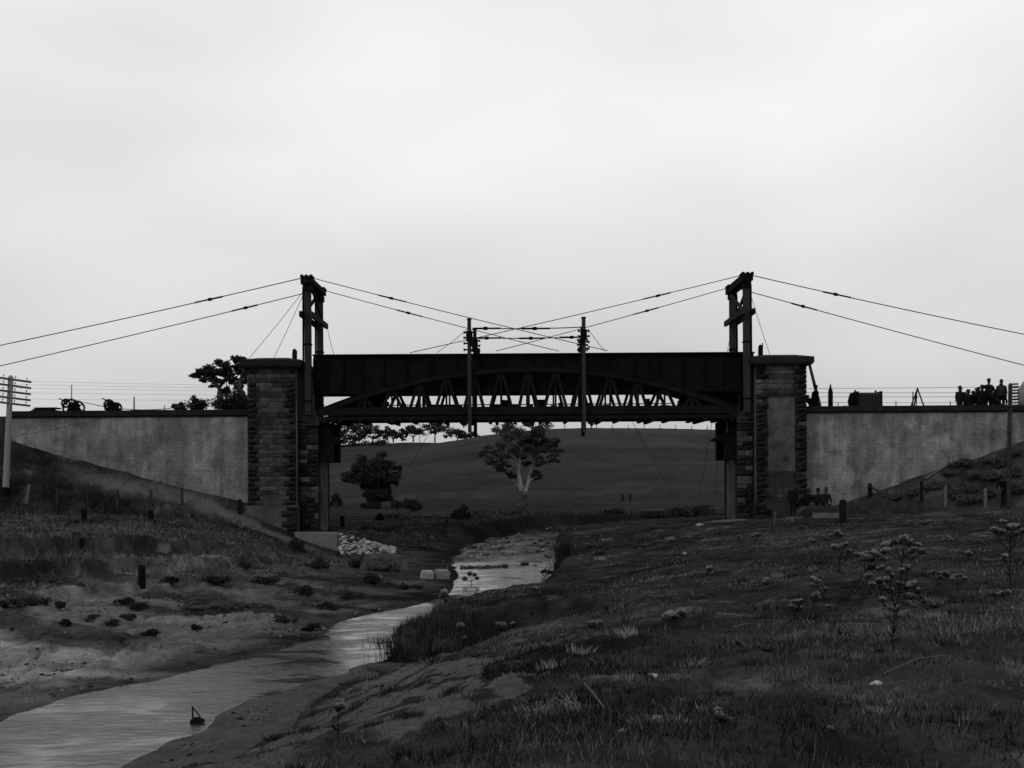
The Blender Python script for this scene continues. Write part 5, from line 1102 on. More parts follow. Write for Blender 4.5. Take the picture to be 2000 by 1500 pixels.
# gravel heap on the left bank: many small clods
b0 = hit(405, 1195); pts = []
for i in range(170):
    a = rr.gauss(0, .42); b2 = rr.gauss(0, .4); x, y = b0.x + a * 1.5, b0.y + b2 * 1.6 + .5; h = .32 * math.exp(-(a * a + b2 * b2) * 3); pts.append((Vector((x, y, tz(x, y) + h * rr.uniform(.7, 1))), rr.uniform(.025, .075)))
core = rocks('gravel_heap', 'dark heap of gravel and clods on the sandy left bank', 'gravel heap', pts, RD)
m = MB(); m.blob(b0 + Vector((0, .5, -.05)), (1.0, .9, .34), 8, .2, 3); m.build('heap', M_rockd, core)
# single stones
for px, py, r, lab, mm_ in ((398, 1177, .08, 'bright stone on top of the gravel heap', RK), (14, 1163, .10, 'bright stone at the left edge on the bank', RK), (1274, 1320, .05, 'pale stone lying in the dark foreground grass', RK), (1281, 1405, .05, 'small pale stone low in the foreground grass', RK), (1712, 1335, .05, 'pale stone beside a long stick, right foreground', RK), (1366, 1026, .22, 'pale stone at the edge of the spoil by the right pillar', RK), (1337, 1082, .10, 'pale stone in the mid grass right of the pool', RK), (1025, 1102, .20, 'dark flat rock lying in the pool', RD), (1045, 1105, .10, 'smaller dark rock in the pool right of the flat one', RD), (440, 1217, .14, 'dark clod on the sand below the gravel heap', RD), (300, 1232, .16, 'large dark clod on the sandy bank', RD), (960, 1074, .25, 'dark rock on the sand flat beyond the pool', RD), (1216, 1428, .04, 'flat pale stone near the bottom edge, right of centre', RK)):
    b0 = hit(px, py) if not 1000 < px < 1050 else Vector((*on_plane(px, py, ZW), ZW)); o = bpy.data.objects.new('stone', mm_[int(px) % 4]); COL.objects.link(o); o.location = b0; o.scale = (r * 1.2, r, r * .7); o.rotation_euler = (0, 0, px); tag(o, lab, 'stone')
# gravel spit in the pool
pts = []
for i in range(60):
    px = 900 + rr.random() * 88; q = on_plane(px, 1110 - (px - 900) * .03 + rr.uniform(-1.5, 1.5), ZW); pts.append((Vector((q[0], q[1], ZW + .01)), rr.uniform(.06, .16)))
rocks('gravel_spit', 'thin dark gravel spit reaching into the pool', 'gravel spit', pts, RD)
# collapsed turf block (thatch-like) by the rubble
def blades(cx, cy, w, d, h, n, m_, name, parent, hang=False, seed=1, wid=.02, zf=None):
    r = np.random.default_rng(seed); x = cx + r.normal(0, w * .42, n); y = cy + r.normal(0, d * .42, n); z = terrain(x, y) if zf is None else zf(x, y)
    hh = h * r.uniform(.5, 1.2, n); a = r.uniform(0, 6.28, n); ln = r.uniform(.1, .6, n)
    dx, dy = np.cos(a), np.sin(a); b1 = np.stack([x - dy * wid / 2, y + dx * wid / 2, z], 1); b2 = np.stack([x + dy * wid / 2, y - dx * wid / 2, z], 1)
    sg = -1 if hang else 1; tp = np.stack([x + dx * hh * ln, y + dy * hh * ln, z + sg * hh], 1); V = np.stack([b1, b2, tp], 1).reshape(-1, 3); return np_mesh(name, V, np.arange(len(V)).reshape(-1, 3), m_, loc=tuple(parent_world(parent)) if parent else None, parent=parent)
M_straw = mat('dry_grass', .050, var=.45, scale=2, bump=0, obvar=.2); M_weed = mat('weed', .022, var=.5, scale=3, bump=0, obvar=.3); M_pale = mat('pale_bristle', .22, var=.35, scale=6, bump=0, obvar=.2)
b0 = hit(752, 1116); t = thing('turf_block', 'fallen turf block with hanging grass like thatch, below the rubble', 'turf block', b0)
c = P(752, 1100, b0.y + .3); m = MB(); m.blob(c, (.95, .6, .42), 31, .12, 3); m.build('turf', M_rockd, t)
r = np.random.default_rng(5); n_ = 1500; x = r.uniform(-1, 1, n_); y = r.uniform(-.7, .4, n_); zt = c.z + .42 * np.sqrt(np.clip(1 - (x / 1.05) ** 2 - (y / .9) ** 2, 0, 1)); X = c.x + x * .95; Yv = c.y + y * .6; h = r.uniform(.2, .55, n_)
V = np.stack([np.stack([X - .012, Yv, zt], 1), np.stack([X + .012, Yv, zt], 1), np.stack([X + x * .12, Yv - .12 - h * .3, zt - h], 1)], 1).reshape(-1, 3); np_mesh('hanging_grass', V, np.arange(len(V)).reshape(-1, 3), M_straw, loc=tuple(b0), parent=t)
# stick in the water
q = on_plane(378, 1412, ZW); o = Vector((q[0], q[1], ZW)); m = MB(); m.tube([o - Vector((0, 0, .1)), o + Vector((-.02, 0, .28))], [.02, .012], 5); m.tube([o + Vector((-.02, 0, .27)), o + Vector((.09, .03, .12)), o + Vector((.14, 0, 0.0))], .011, 5); m.blob(o + Vector((.08, 0, .04)), (.12, .08, .06), 3, .3, 2)
tag(m.build('driftwood', M_tdark, origin=o), 'dark forked stick with debris sticking out of the near water', 'driftwood')
q = hit(118, 1312); m = MB(); m.tube([q, q + Vector((.35, .1, .04)), q + Vector((.55, .3, .02))], [.02, .016, .008], 5); m.tube([q + Vector((.35, .1, .04)), q + Vector((.42, .4, .12))], [.012, .006], 5); tag(m.build('driftwood', M_tdark, origin=q), 'thin dark branch lying on the sandy bank near the left edge', 'driftwood')
# sticks in the grass
for px0, py0, px1, py1, r, lab in ((1150, 1291, 1166, 1302, .012, 'pale short stick in the grass right of the sand hollow'), (1082, 1372, 1092, 1360, .013, 'short pale stick standing out near the sand mound'), (1655, 1222, 1718, 1224, .012, 'long thin stick left of the biggest thistle'), (1432, 1229, 1470, 1222, .013, 'bleached stick in the mid foreground'), (1726, 1320, 1850, 1286, .010, 'long bent stick below the biggest thistle'), (1036, 1432, 1046, 1420, .012, 'thick pale stick near the bottom edge'), (1180, 1388, 1140, 1340, .010, 'long faint twig in the dark foreground'), (1275, 1373, 1279, 1385, .010, 'small pale twig above the bottom edge')):
    a, b_ = hit(px0, py0), hit(px1, py1); mid = a.lerp(b_, .5); mid.z = tz(mid.x, mid.y) + .03; tag(MB().tube([a + Vector((0, 0, .02)), mid, b_ + Vector((0, 0, .03))], [r * .6, r * .7, r * .4], 5).build('stick', M_tpale, origin=a), lab, 'stick', 'sticks in the grass')

# ------------------------------------------------------------------ thistles
M_stem = mat('thistle_stem', .012, var=.3, scale=6, bump=0)
def head_mesh(seed):
    r = random.Random(seed); m = MB(); m.blob((0, 0, 0), (.72, .72, .66), seed, .18, 1); o = m.build('flower_head', M_leafd); me0 = o.data
    bm = bmesh.new(); bm.from_mesh(me0); nb = len(bm.faces)
    for i in range(130):
        z = r.uniform(-.75, 1); t = r.uniform(0, 6.28); q = math.sqrt(max(0, 1 - z * z)); d = Vector((q * math.cos(t), q * math.sin(t), z)); u = d.orthogonal().normalized(); u.rotate(Matrix.Rotation(r.uniform(0, 6.28), 3, d)); L = r.uniform(.85, 1.25) if z > -.1 else r.uniform(.7, .95)
        k = [bm.verts.new(d * .6 + u * .07), bm.verts.new(d * .6 - u * .07), bm.verts.new(d * L + Vector((0, 0, .08)))]; f = bm.faces.new(k); f.material_index = 1 if z > .3 else 0
    bm.to_mesh(me0); bm.free(); me0.materials.append(M_pale); bpy.data.objects.remove(o); return me0
HD = [head_mesh(100 + i) for i in range(4)]
def thistle(base, heads, rpx, label, group='thistles', leaves=6, lo=5):
    b0 = hit(*base, lo=lo); Y = b0.y; sc = Y / F; t = thing('thistle', label, 'thistle', b0, group); r = random.Random(int(base[0] * 3 + base[1]))
    hp = [P(px + r.uniform(-.4, .4) * rpx, py + r.uniform(-.55, .55) * rpx, Y + r.uniform(-.6, .6) * rpx * sc * 4) for px, py in heads]; c = sum(hp, Vector()) / len(hp); fork = b0.lerp(c, .55); m = MB(); w = max(.006, .19 * rpx * sc)
    m.tube([b0 - Vector((0, 0, .05)), b0.lerp(fork, .5) + Vector((r.uniform(-.02, .02), 0, 0)), fork], [w, w * .85, w * .7], 6)
    for p in hp:
        f2 = fork.lerp(c, r.uniform(0, .4)) if len(hp) > 1 else fork
        mid = f2.lerp(p, .6) + Vector(((p.x - f2.x) * .18, 0, -.02)); m.tube([f2, mid, p - Vector((0, 0, rpx * sc * .4))], [w * .6, w * .5, w * .45], 5)
    m.build('stem', M_stem, t)
    for i, p in enumerate(hp):
        for j in range(2 if rpx > 7 else 1):
            o = bpy.data.objects.new('flower_head', HD[r.randrange(4)]); COL.objects.link(o); o.parent = t; s_ = rpx * sc * 1.25 * r.uniform(.6, 1.2) * (.75 if j else 1); o.location = p - b0 + (Vector((r.uniform(-1.1, 1.1) * s_, r.uniform(-.8, .8) * s_, r.uniform(-.4, .3) * s_)) if j else Vector((0, 0, 0))); o.scale = (s_, s_, s_ * .9); o.rotation_euler = (r.uniform(-.4, .4), r.uniform(-.4, .4), r.uniform(0, 6))
    if leaves:
        lm = MB()
        for i in range(leaves * 2):
            q = b0.lerp(fork, r.uniform(.0, .9)); a = r.uniform(0, 6.28); L = rpx * sc * r.uniform(1.6, 3.6); d = Vector((math.cos(a), math.sin(a), r.uniform(-.2, .7))); s2 = Vector((-math.sin(a), math.cos(a), 0)) * L * .12
            lm.add([q, q + d * L * .35 + s2, q + d * L * .5 + s2 * .4, q + d * L * .7 + s2, q + d * L, q + d * L * .7 - s2, q + d * L * .5 - s2 * .4, q + d * L * .35 - s2], [(0, 1, 2, 6, 7), (2, 3, 4, 5, 6)])
        lm.build('leaves', M_weed, t)
    return t
thistle((1743, 1266), [(1700, 1142), (1714, 1133), (1730, 1131), (1741, 1127), (1757, 1136), (1768, 1146), (1784, 1144), (1793, 1155), (1724, 1150), (1745, 1150), (1724, 1172), (1773, 1166), (1778, 1181), (1739, 1113), (1760, 1111), (1770, 1112)], 8.5, 'biggest thistle, tall single stem carrying a wide tier of bristly heads', leaves=16)
thistle((1663, 1150), [(1676, 1082), (1688, 1092), (1699, 1096), (1706, 1082), (1693, 1080), (1716, 1082), (1727, 1079), (1734, 1078), (1700, 1112), (1698, 1122), (1713, 1105), (1725, 1093), (1720, 1112)], 8, 'wide leaning thistle left of the biggest, many heads on slanting stems', leaves=8)
thistle((1757, 1132), [(1727, 1064), (1737, 1062), (1748, 1060), (1758, 1058), (1768, 1056), (1776, 1060), (1785, 1072), (1794, 1068), (1778, 1078), (1781, 1087), (1799, 1080)], 8, 'tall thistle with flat top, behind the biggest one', leaves=8)
thistle((1638, 1120), [(1632, 1068), (1641, 1066), (1651, 1064), (1637, 1072), (1655, 1080)], 7, 'thistle with dense head cluster and three pale stems, left of the wide leaning one', leaves=5)
thistle((1553, 1218), [(1540, 1184), (1547, 1178), (1556, 1178), (1565, 1177), (1545, 1189), (1560, 1186)], 7, 'short dark bushy thistle with tight heads, left of the paired ones', leaves=8)
thistle((1578, 1214), [(1590, 1164), (1597, 1173), (1594, 1160)], 7, 'slim leaning thistle right of the dark bushy one', leaves=3)
thistle((1616, 1172), [(1590, 1134), (1597, 1138), (1588, 1140)], 6.5, 'bent thistle with heads drooping to the left of its stem', leaves=3)
thistle((1614, 1162), [(1613, 1152)], 5.5, 'lone dark thistle head on a bare stalk', leaves=0)
thistle((1829, 1156), [(1817, 1122), (1825, 1120), (1834, 1121), (1843, 1119), (1848, 1125), (1838, 1127)], 6, 'candelabra thistle standing right of the biggest one', leaves=5)
thistle((1866, 1170), [(1861, 1132), (1868, 1128), (1875, 1127), (1882, 1130)], 6, 'small fan-shaped thistle right of the candelabra one', leaves=4)
thistle((1975, 1142), [(1960, 1022), (1968, 1026), (1976, 1034), (1988, 1030), (1996, 1036), (1984, 1042), (1972, 1040), (1942, 1038), (1948, 1044)], 8.5, 'tall pale-stemmed thistle at the right edge of the picture', leaves=8)
thistle((1961, 1100), [(1961, 1086), (1956, 1094), (1966, 1097)], 6, 'low thistle at the right edge, before the tall pale-stemmed one', leaves=3)
thistle((1960, 1170), [(1950, 1158), (1958, 1157), (1967, 1160)], 6.5, 'squat pale thistle clump near the right edge', leaves=5)
thistle((1892, 1092), [(1892, 1081)], 6, 'single round thistle head in the grass right of the flat-topped one', leaves=2)
thistle((1850, 1062), [(1846, 1052), (1853, 1050), (1858, 1056)], 4.5, 'small three-headed thistle far back in the right grass', leaves=2)
thistle((1637, 1054), [(1624, 1045), (1636, 1042), (1643, 1044)], 5, 'dark three-headed thistle just below the timber stack', leaves=2)
thistle((1586, 1066), [(1584, 1053), (1590, 1058)], 4.5, 'small thistle below the pillar plinth, two heads', leaves=2)
thistle((1475, 1062), [(1470, 1046), (1476, 1044), (1481, 1047)], 4.5, 'thin thistle in the mid grass below the right pillar', leaves=2)
thistle((1444, 1058), [(1444, 1048)], 4.5, 'tiny thistle left of the thin one below the right pillar', leaves=1)
thistle((1345, 1060), [(1345, 1051)], 4.5, 'tiny dark thistle in the mid grass left of the right pillar', leaves=1)
thistle((1381, 1122), [(1381, 1113), (1384, 1110)], 6, 'round thistle head in the pale tall grass', leaves=1)
thistle((1496, 1142), [(1494, 1136), (1498, 1133)], 5, 'small pale thistle amid short grass right of centre', leaves=2)
thistle((1312, 1212), [(1303, 1207), (1310, 1205), (1318, 1207), (1329, 1200)], 9, 'low dark thistle clump lying in the foreground grass', leaves=5)
thistle((1167, 1236), [(1160, 1220), (1170, 1214), (1153, 1223)], 7, 'dark low thistle clump left of the tall grass patch', leaves=6)
thistle((922, 1148), [(908, 1128), (917, 1124), (925, 1123), (932, 1127)], 6, 'dark thistle silhouetted against the bright pool', leaves=3)
thistle((1049, 1164), [(1046, 1150), (1053, 1148)], 5.5, 'small thistle on the sand patch right of the pool', leaves=2)
thistle((1064, 1130), [(1060, 1118), (1066, 1114), (1070, 1120)], 6, 'thistle at the right corner of the bright pool', leaves=4)
thistle((868, 1180), [(860, 1164), (867, 1161), (875, 1164), (876, 1178)], 7, 'pale fuzzy thistle on the bank by the narrow water', leaves=4)
thistle((901, 1180), [(901, 1170)], 5, 'lone fuzzy thistle head right of the narrow water', leaves=1)
thistle((893, 1246), [(886, 1226), (896, 1224), (903, 1226), (892, 1236)], 7, 'pale fuzzy thistle on the grassy cut bank', leaves=5)
thistle((978, 1230), [(974, 1222), (983, 1221), (1000, 1222)], 6.5, 'low pale thistle right of the grassy cut bank', leaves=4)
thistle((905, 1258), [(900, 1248), (910, 1246), (918, 1248)], 6.5, 'low fuzzy thistle below the one on the cut bank', leaves=5)
thistle((656, 1446), [(662, 1376), (667, 1384), (660, 1386)], 10, 'single tall thistle at the bottom on the sand mound', leaves=3)
thistle((1408, 1412), [(1400, 1390), (1404, 1400), (1422, 1406)], 9, 'pale fuzzy thistle pair near the bottom edge', leaves=6)
thistle((1620, 1428), [(1620, 1421)], 7, 'small round pale thistle ball near the bottom right', leaves=0)
thistle((757, 1290), [(757, 1276), (760, 1284)], 6, 'dark thistle at the foot of the cut bank by the water', leaves=3)
thistle((735, 1215), [(732, 1206)], 4, 'tiny thistle on the far water edge left of the cut bank', leaves=1) if False else None

# tussocks of pale stiff grass
def tussock(px, py, w, h, label, m_=None, n=260, group='grass tussocks', wid=None):
    b0 = hit(px, py); sc = b0.y / F; o = blades(b0.x, b0.y, w * sc, w * sc * .7, h * sc, n, m_ or M_straw, 'grass_tussock', None, seed=int(px + py), wid=wid or max(.006, .5 * sc)); return tag(o, label, 'grass tussock', group, 'stuff')
for px, py, w, h, lab in ((1640, 1270, 70, 12, 'pale tussock mat, upper of two below the dark bushy thistle'), (1612, 1302, 60, 14, 'pale tussock mat, lower of two below the dark bushy thistle'), (1553, 1372, 60, 16, 'pale tussock near the bottom, left of the round thistle ball'), (1450, 1385, 60, 22, 'tussock just right of the pale thistle pair'), (1690, 1408, 60, 16, 'tussock right of the round thistle ball'), (1780, 1268, 60, 16, 'tussock at the foot of the biggest thistle'), (1760, 1258, 40, 14, 'small tussock mound touching the biggest thistle stem'), (1875, 1192, 70, 10, 'flat pale tussock below the fan-shaped thistle'), (1965, 1212, 70, 14, 'tussock at the right edge under the squat pale thistle'), (1535, 1256, 60, 10, 'tussock strip left of the upper pale mats'), (1320, 1256, 70, 14, 'tussock strip below the low dark thistle clump'), (1740, 1172, 60, 8, 'thin tussock strip behind the biggest thistle'), (1560, 1225, 50, 8, 'thin tussock below the short dark thistle'), (1250, 1298, 50, 18, 'tussock in the dark centre foreground'), (1930, 1290, 80, 24, 'broad dry tussock low at the right edge'), (700, 1440, 60, 20, 'tussock on the sand mound at the bottom')):
    tussock(px, py, w, h, lab)
tussock(1098, 1094, 26, 46, 'dark upright reed clump at the right end of the pool', M_weed, 320, None, .03)
tussock(776, 1286, 30, 34, 'dark grass overhanging the cut bank by the near water', M_weed, 200, None, .012)
tussock(830, 1262, 90, 50, 'dark grass thick on the face of the cut bank', M_weed, 520, None, .016)

for i, (px, py, w) in enumerate(((596, 1428, 34), (606, 1398, 36), (640, 1362, 44), (690, 1334, 44), (735, 1312, 40), (690, 1385, 30), (760, 1352, 26), (820, 1340, 28), (880, 1352, 26), (790, 1400, 34), (850, 1430, 40), (720, 1420, 30))):
    tussock(px, py, w, 12, 'dark weed tuft on the lip of the bottom sand mound' if i < 5 else 'dark weed tuft on the bottom sand mound', M_weed, 160, 'dark tufts on the sand mound', .008)
b0 = hit(815, 1287); c = P(826, 1258, b0.y + .25); t = thing('turf_bank', 'dark undercut clump of turf bank jutting over the near water', 'turf bank', b0)
m = MB(); m.blob(c, (.56, .55, .48), 51, .22, 3); m.blob(c + Vector((.45, -.1, .02)), (.5, .5, .40), 52, .2, 3); m.build('earth', M_rockd, t)
for k, (dx, w_, n_, hh_, mm_) in enumerate(((0, 1.1, 1500, .30, M_weed), (.25, 1.3, 900, .34, M_straw), (.45, 1.0, 900, .26, M_weed))):
    zc_ = c.z; blades(c.x + dx, c.y - .05, w_, .8, hh_, n_, mm_, 'grass', t, seed=60 + k, wid=.014, zf=lambda x, y: np.maximum(zc_ + .46 * np.sqrt(np.clip(1 - ((x - c.x - .2) / .95) ** 2 - ((y - c.y) / .7) ** 2, 0, 1)) - .03, terrain(x, y)))
r = np.random.default_rng(8); n_ = 900; a = r.uniform(2.6, 5.6, n_); X = c.x + .15 + np.cos(a) * .68; Yv = c.y + np.sin(a) * .52; zt = c.z + r.uniform(-.05, .42, n_); h = r.uniform(.15, .4, n_)
V = np.stack([np.stack([X - .008, Yv, zt], 1), np.stack([X + .008, Yv, zt], 1), np.stack([X + np.cos(a) * .12 + r.normal(0, .03, n_), Yv + np.sin(a) * .12, zt - h], 1)], 1).reshape(-1, 3); np_mesh('hanging_grass', V, np.arange(len(V)).reshape(-1, 3), M_weed, loc=tuple(b0), parent=t)
# shrubs on the right embankment, weeds on the left bank
M_shrub = mat('grey_shrub', .050, var=.5, scale=2.5, bump=0, fine=9)
for i, (px, py, w, h) in enumerate(((1790, 965, 40, 16), (1830, 955, 44, 20), (1862, 930, 40, 14), (1885, 912, 44, 16), (1925, 905, 46, 18), (1965, 912, 40, 20), (1905, 935, 44, 18), (1945, 935, 40, 16), (1985, 930, 40, 18), (1880, 965, 48, 26), (1925, 970, 40, 20), (1985, 965, 40, 30), (1895, 985, 46, 24), (1755, 975, 30, 12), (1860, 975, 36, 18), (1985, 890, 34, 16))):
    nm = ('left end of the slope foot', 'left of the middle stake', 'upper middle of the slope', 'upper slope below the wall foot', 'high on the slope below the crowd', 'high beside the dark pole', 'mid slope, behind the pale broad stake', 'mid slope left of the dark pole', 'at the right edge, mid slope', 'above the slope foot, right of the middle stake', 'beside the pale broad stake', 'low at the right edge', 'at the slope foot under the middle stakes', 'beside the strut of the corner post', 'right next to the middle stake', 'highest, at the right edge by the wall')[i]
    bush(px, py, w, h, 'grey-topped low shrub ' + nm, None, M_shrub, 'low shrubs on the right embankment', .055, 'low_shrub', 'shrub', 6, 30, 9)
for i, (px, py, w, h) in enumerate(((60, 1178, 70, 26), (25, 1188, 50, 24), (130, 1222, 26, 14), (182, 1214, 40, 14), (222, 1222, 36, 12), (240, 1182, 34, 18), (272, 1192, 44, 22), (252, 1208, 30, 12), (296, 1240, 26, 14), (115, 1190, 26, 16), (335, 1140, 40, 16), (420, 1140, 46, 18), (520, 1140, 50, 18), (590, 1160, 50, 18), (620, 1110, 46, 18), (560, 1215, 50, 16), (640, 1190, 44, 16), (690, 1170, 50, 18), (610, 1232, 40, 14), (730, 1140, 50, 22), (800, 1150, 40, 12), (700, 1110, 40, 22), (575, 1075, 40, 24), (480, 1110, 44, 16), (380, 1230, 22, 10))):
    nm = ('large one near the left edge', 'cut by the left edge, by the bright stone', 'small one under the left-edge pair', 'flat one left of the clod', 'lying low before the large clod', 'under the thick dark post, left side', 'under the thick dark post, right side', 'below the thick dark post', 'next to the large dark clod', 'spindly one left of the flat clump', 'above the gravel heap', 'right above the gravel heap', 'on the slope right of the gravel heap', 'dark one halfway to the rubble', 'below the concrete footing', 'near the water, right of the gravel heap', 'by the water opposite the cut bank', 'left of the narrow water', 'touching the near water edge', 'below the rubble heap', 'before the squared white blocks', 'against the turf block', 'at the left corner of the footing', 'on the upper slope left of the footing', 'tiny one on the sand under the gravel heap')[i]
    bush(px, py, w, h, 'dark weed clump on the left bank, ' + nm, None, M_leafd if i % 3 else M_weed, 'dark weed clumps on the left bank', .035 if py > 1150 else .05, 'weed_clump', 'weed', 5, 26, 8)

# ------------------------------------------------------------------ grass cover (stuff)
def grass_field(name, n, seed, ymin, ymax, hmin, hmax, tone, keep, wid_k, label, urange=(-.62, .62)):
    r = np.random.default_rng(seed); Yv = np.exp(r.uniform(math.log(ymin), math.log(ymax), n)); X = r.uniform(*urange, n) * (Yv + 2.5)
    # clumping: pull blades towards tuft centres
    cell = .10 + .006 * Yv; X = np.where(r.random(n) < .6, np.round(X / cell) * cell + r.normal(0, 1, n) * cell * .22 + .5 * cell * vnoise(X / cell, Yv / cell, 5), X)
    k = keep(X, Yv, r); X, Yv = X[k], Yv[k]; z = terrain(X, Yv); n = len(X)
    hn = np.clip(.55 + .75 * fbm(X, Yv, .45, 3, 301) + .35 * fbm(X, Yv, 1.7, 2, 311), .12, 1.5)
    hh = (hmin + (hmax - hmin) * r.random(n) ** 1.6) * hn; wd = wid_k * (Yv / 10) * r.uniform(.6, 1.3, n) + .0025
    a = r.uniform(0, 6.28, n); dx, dy = np.cos(a), np.sin(a); ln = r.uniform(.15, 1.1, n); b = r.uniform(-.8, .8, n) 
    p1 = np.stack([X - wd, Yv + b * wd, z - .01], 1); p2 = np.stack([X + wd, Yv - b * wd, z - .01], 1); tp = np.stack([X + dx * hh * ln, Yv + dy * hh * ln, z + hh], 1)
    V = np.stack([p1, p2, tp], 1).reshape(-1, 3); pt = fbm(X, Yv, .6, 4, 321); t = tone[0] + (tone[1] - tone[0]) * np.clip(.36 + .60 * pt + .35 * fbm(X, Yv, .16, 3, 161) + .18 * sstep(13, 26, Yv) * (1 - sstep(48, 60, Yv)) + r.normal(0, .20, n), 0, 1) ** 1.7; t *= np.where(r.random(n) < .05, 1.8, 1)
    o = np_mesh(name, V, np.arange(len(V)).reshape(-1, 3), M_grass, {'tone': np.repeat(t, 3)}); return tag(o, label, 'grass', kind='stuff')
M_grass = mat('grass_blades', 1.0, var=.15, scale=3, bump=0, attr='tone', spec=.0)
def keepR(X, Y, r):
    dl, dr, ins = creek(X, Y); n2 = fbm(X, Y, 1.1, 4, 111); n1 = fbm(X, Y, .28, 4, 101)
    lim = np.where(Y < 25.2, 1.9, .12); pr = np.clip(.45 + .9 * fbm(X, Y, .5, 3, 331) + .5 * fbm(X, Y, 2.1, 2, 335), .12, 1)
    return (~ins) & (dr < dl) & (dr > lim) & ~((Y < 25) & soil(X, Y) & (r.random(len(X)) > .05)) & (r.random(len(X)) < pr) & ((Y < 60) | (X < 11.5)) & (Y < 112)
def keepL(X, Y, r):
    dl, dr, ins = creek(X, Y); n2 = fbm(X, Y, 1.1, 4, 111); n1 = fbm(X, Y, .28, 4, 101)
    w = np.interp(Y, [16, 24, 34, 44, 52, 60, 68, 80], [19, 17.5, 15.5, 11, 7, 5, 3, 2.2]); q = dl / w + .2 * n2 + .1 * n1
    d = pdist(X, Y, TRACK)
    return (~ins) & (dl < dr) & ((q > .58) | (r.random(len(X)) < .02)) & ((Y < 60.6) | (X > -9)) & ((d + .7 * n2 > .55) | (X < -24) | (r.random(len(X)) < .06)) & (Y < 112)
grass_field('right_bank_grass', 430000, 71, 5.5, 110, .025, .15, (.004, .14), keepR, .0022, 'short dry grass covering the right bank')
grass_field('left_bank_grass', 300000, 72, 17, 110, .05, .38, (.004, .10), keepL, .0028, 'rough grass on the left terrace and embankment')

# ------------------------------------------------------------------ pebbles and clods strewn over sand (stuff)
def pebble_field(name, n, seed, ymin, ymax, ur, keep, tones, size, label):
    r = np.random.default_rng(seed); Y = np.exp(r.uniform(math.log(ymin), math.log(ymax), n)); X = r.uniform(*ur, n) * Y; k = keep(X, Y, r); X, Y = X[k], Y[k]; n = len(X); z = terrain(X, Y)
    a = size[0] + (size[1] - size[0]) * r.random(n) ** 4; a = a * (Y / 25) ** .5; c = np.stack([X, Y, z + a * .15], 1)
    o = np.array([(1, 0, 0), (-1, 0, 0), (0, 1, 0), (0, -1, 0), (0, 0, 1), (0, 0, -1)], float); th = r.uniform(0, 6.28, n); cs, sn = np.cos(th), np.sin(th)
    v = o[None] * (a[:, None, None] * r.uniform(.6, 1.3, (n, 6, 1))) * np.array([1.2, .9, .6]); vx = v[..., 0] * cs[:, None] - v[..., 1] * sn[:, None]; vy = v[..., 0] * sn[:, None] + v[..., 1] * cs[:, None]
    V = np.stack([vx, vy, v[..., 2]], -1) + c[:, None]; f = np.array([(0, 2, 4), (2, 1, 4), (1, 3, 4), (3, 0, 4), (2, 0, 5), (1, 2, 5), (3, 1, 5), (0, 3, 5)]); Fc = (f[None] + (np.arange(n) * 6)[:, None, None]).reshape(-1, 3)
    t = np.where(r.random(n) < .7, tones[0], tones[1]) * r.uniform(.6, 1.4, n); ob = np_mesh(name, V.reshape(-1, 3), Fc, M_grass, {'tone': np.repeat(t, 6)}); return tag(ob, label, 'pebbles', kind='stuff')
def keepS(X, Y, r):
    dl, dr, ins = creek(X, Y); w = np.interp(Y, [16, 24, 34, 44, 52, 60], [19, 17.5, 15.5, 11, 7, 5]); return (~ins) & (dl < dr) & (dl / w < .8) & (r.random(len(X)) < np.clip(-.1 + 2.2 * fbm(X, Y, .5, 3, 401), .01, 1))
def keepB(X, Y, r):
    dl, dr, ins = creek(X, Y); return (~ins) & (dr < dl) & (dr > .3) & (dr < 6) & (Y < 26) & (r.random(len(X)) < np.clip(.2 + 1.2 * fbm(X, Y, .8, 3, 411), .03, 1))
def keepF(X, Y, r):
    dl, dr, ins = creek(X, Y); return ins & (Y > 55) & (r.random(len(X)) < np.clip(.3 + 1.5 * fbm(X, Y, .4, 3, 421), .03, 1))
pebble_field('bank_pebbles', 16000, 81, 17, 58, (-.52, -.02), keepS, (.030, .11), (.006, .07), 'pebbles and dark clods strewn over the sandy left bank')
pebble_field('mound_clods', 7000, 82, 11, 26, (-.42, .02), keepB, (.012, .05), (.006, .06), 'dark clods on the sand mound at the bottom')
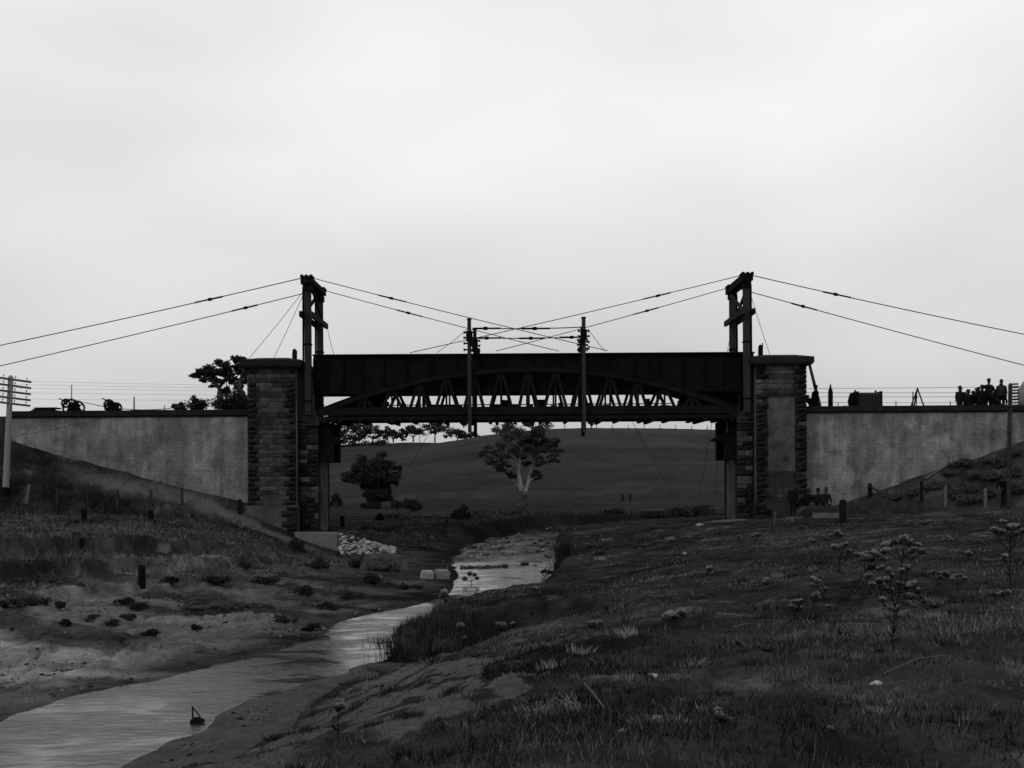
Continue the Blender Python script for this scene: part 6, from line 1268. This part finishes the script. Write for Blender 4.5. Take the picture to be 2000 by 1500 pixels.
pebble_field('creek_bed_gravel', 3500, 83, 55, 84, (-.09, .12), keepF, (.02, .12), (.02, .13), 'gravel on the sand flat beyond the pool')

# ------------------------------------------------------------------ matted tufts (stuff)
def tuft_field(name, n, per, seed, ymin, ymax, ur, keep, label):
    r = np.random.default_rng(seed); Y = np.exp(r.uniform(math.log(ymin), math.log(ymax), n)); X = r.uniform(*ur, n) * (Y + 1); k = keep(X, Y, r) & (r.random(n) < np.clip(.3 + 1.3 * fbm(X, Y, .35, 3, 441), .05, 1)); X, Y = X[k], Y[k]; n = len(X)
    R_ = r.uniform(.06, .24, n) * (Y / 12) ** .25; tn = np.where(r.random(n) < .55, r.uniform(.05, .15, n), r.uniform(.004, .02, n)); H = r.uniform(.04, .17, n) * (.55 + .45 * sstep(8, 22, Y))
    rep = lambda q: np.repeat(q, per); m = n * per; a = r.uniform(0, 6.28, m); rad = np.abs(r.normal(0, .55, m)) * rep(R_); x = rep(X) + np.cos(a) * rad * 1.3; y = rep(Y) + np.sin(a) * rad; z = terrain(x, y)
    h = rep(H) * r.uniform(.35, 1.1, m); wd = (.0022 * rep(Y) / 10 + .002) * r.uniform(.7, 1.3, m); ln = r.uniform(.4, 1.9, m); lean = rep(r.uniform(0, 6.28, n)); dx, dy = np.cos(a) * .6 + np.cos(lean) * .5, np.sin(a) * .6 + np.sin(lean) * .5
    V = np.stack([np.stack([x - wd, y, z - .01], 1), np.stack([x + wd, y, z - .01], 1), np.stack([x + dx * h * ln, y + dy * h * ln, z + h], 1)], 1).reshape(-1, 3); t = rep(tn) * r.uniform(.5, 1.4, m)
    return tag(np_mesh(name, V, np.arange(len(V)).reshape(-1, 3), M_grass, {'tone': np.repeat(t, 3)}), label, 'grass', kind='stuff')
tuft_field('right_bank_tufts', 2600, 60, 91, 6, 58, (-.3, .56), keepR, 'matted pale and dark grass tufts over the right bank')
tuft_field('left_bank_tufts', 900, 50, 92, 24, 60, (-.56, -.05), keepL, 'ragged grass tufts on the left terrace and slope')
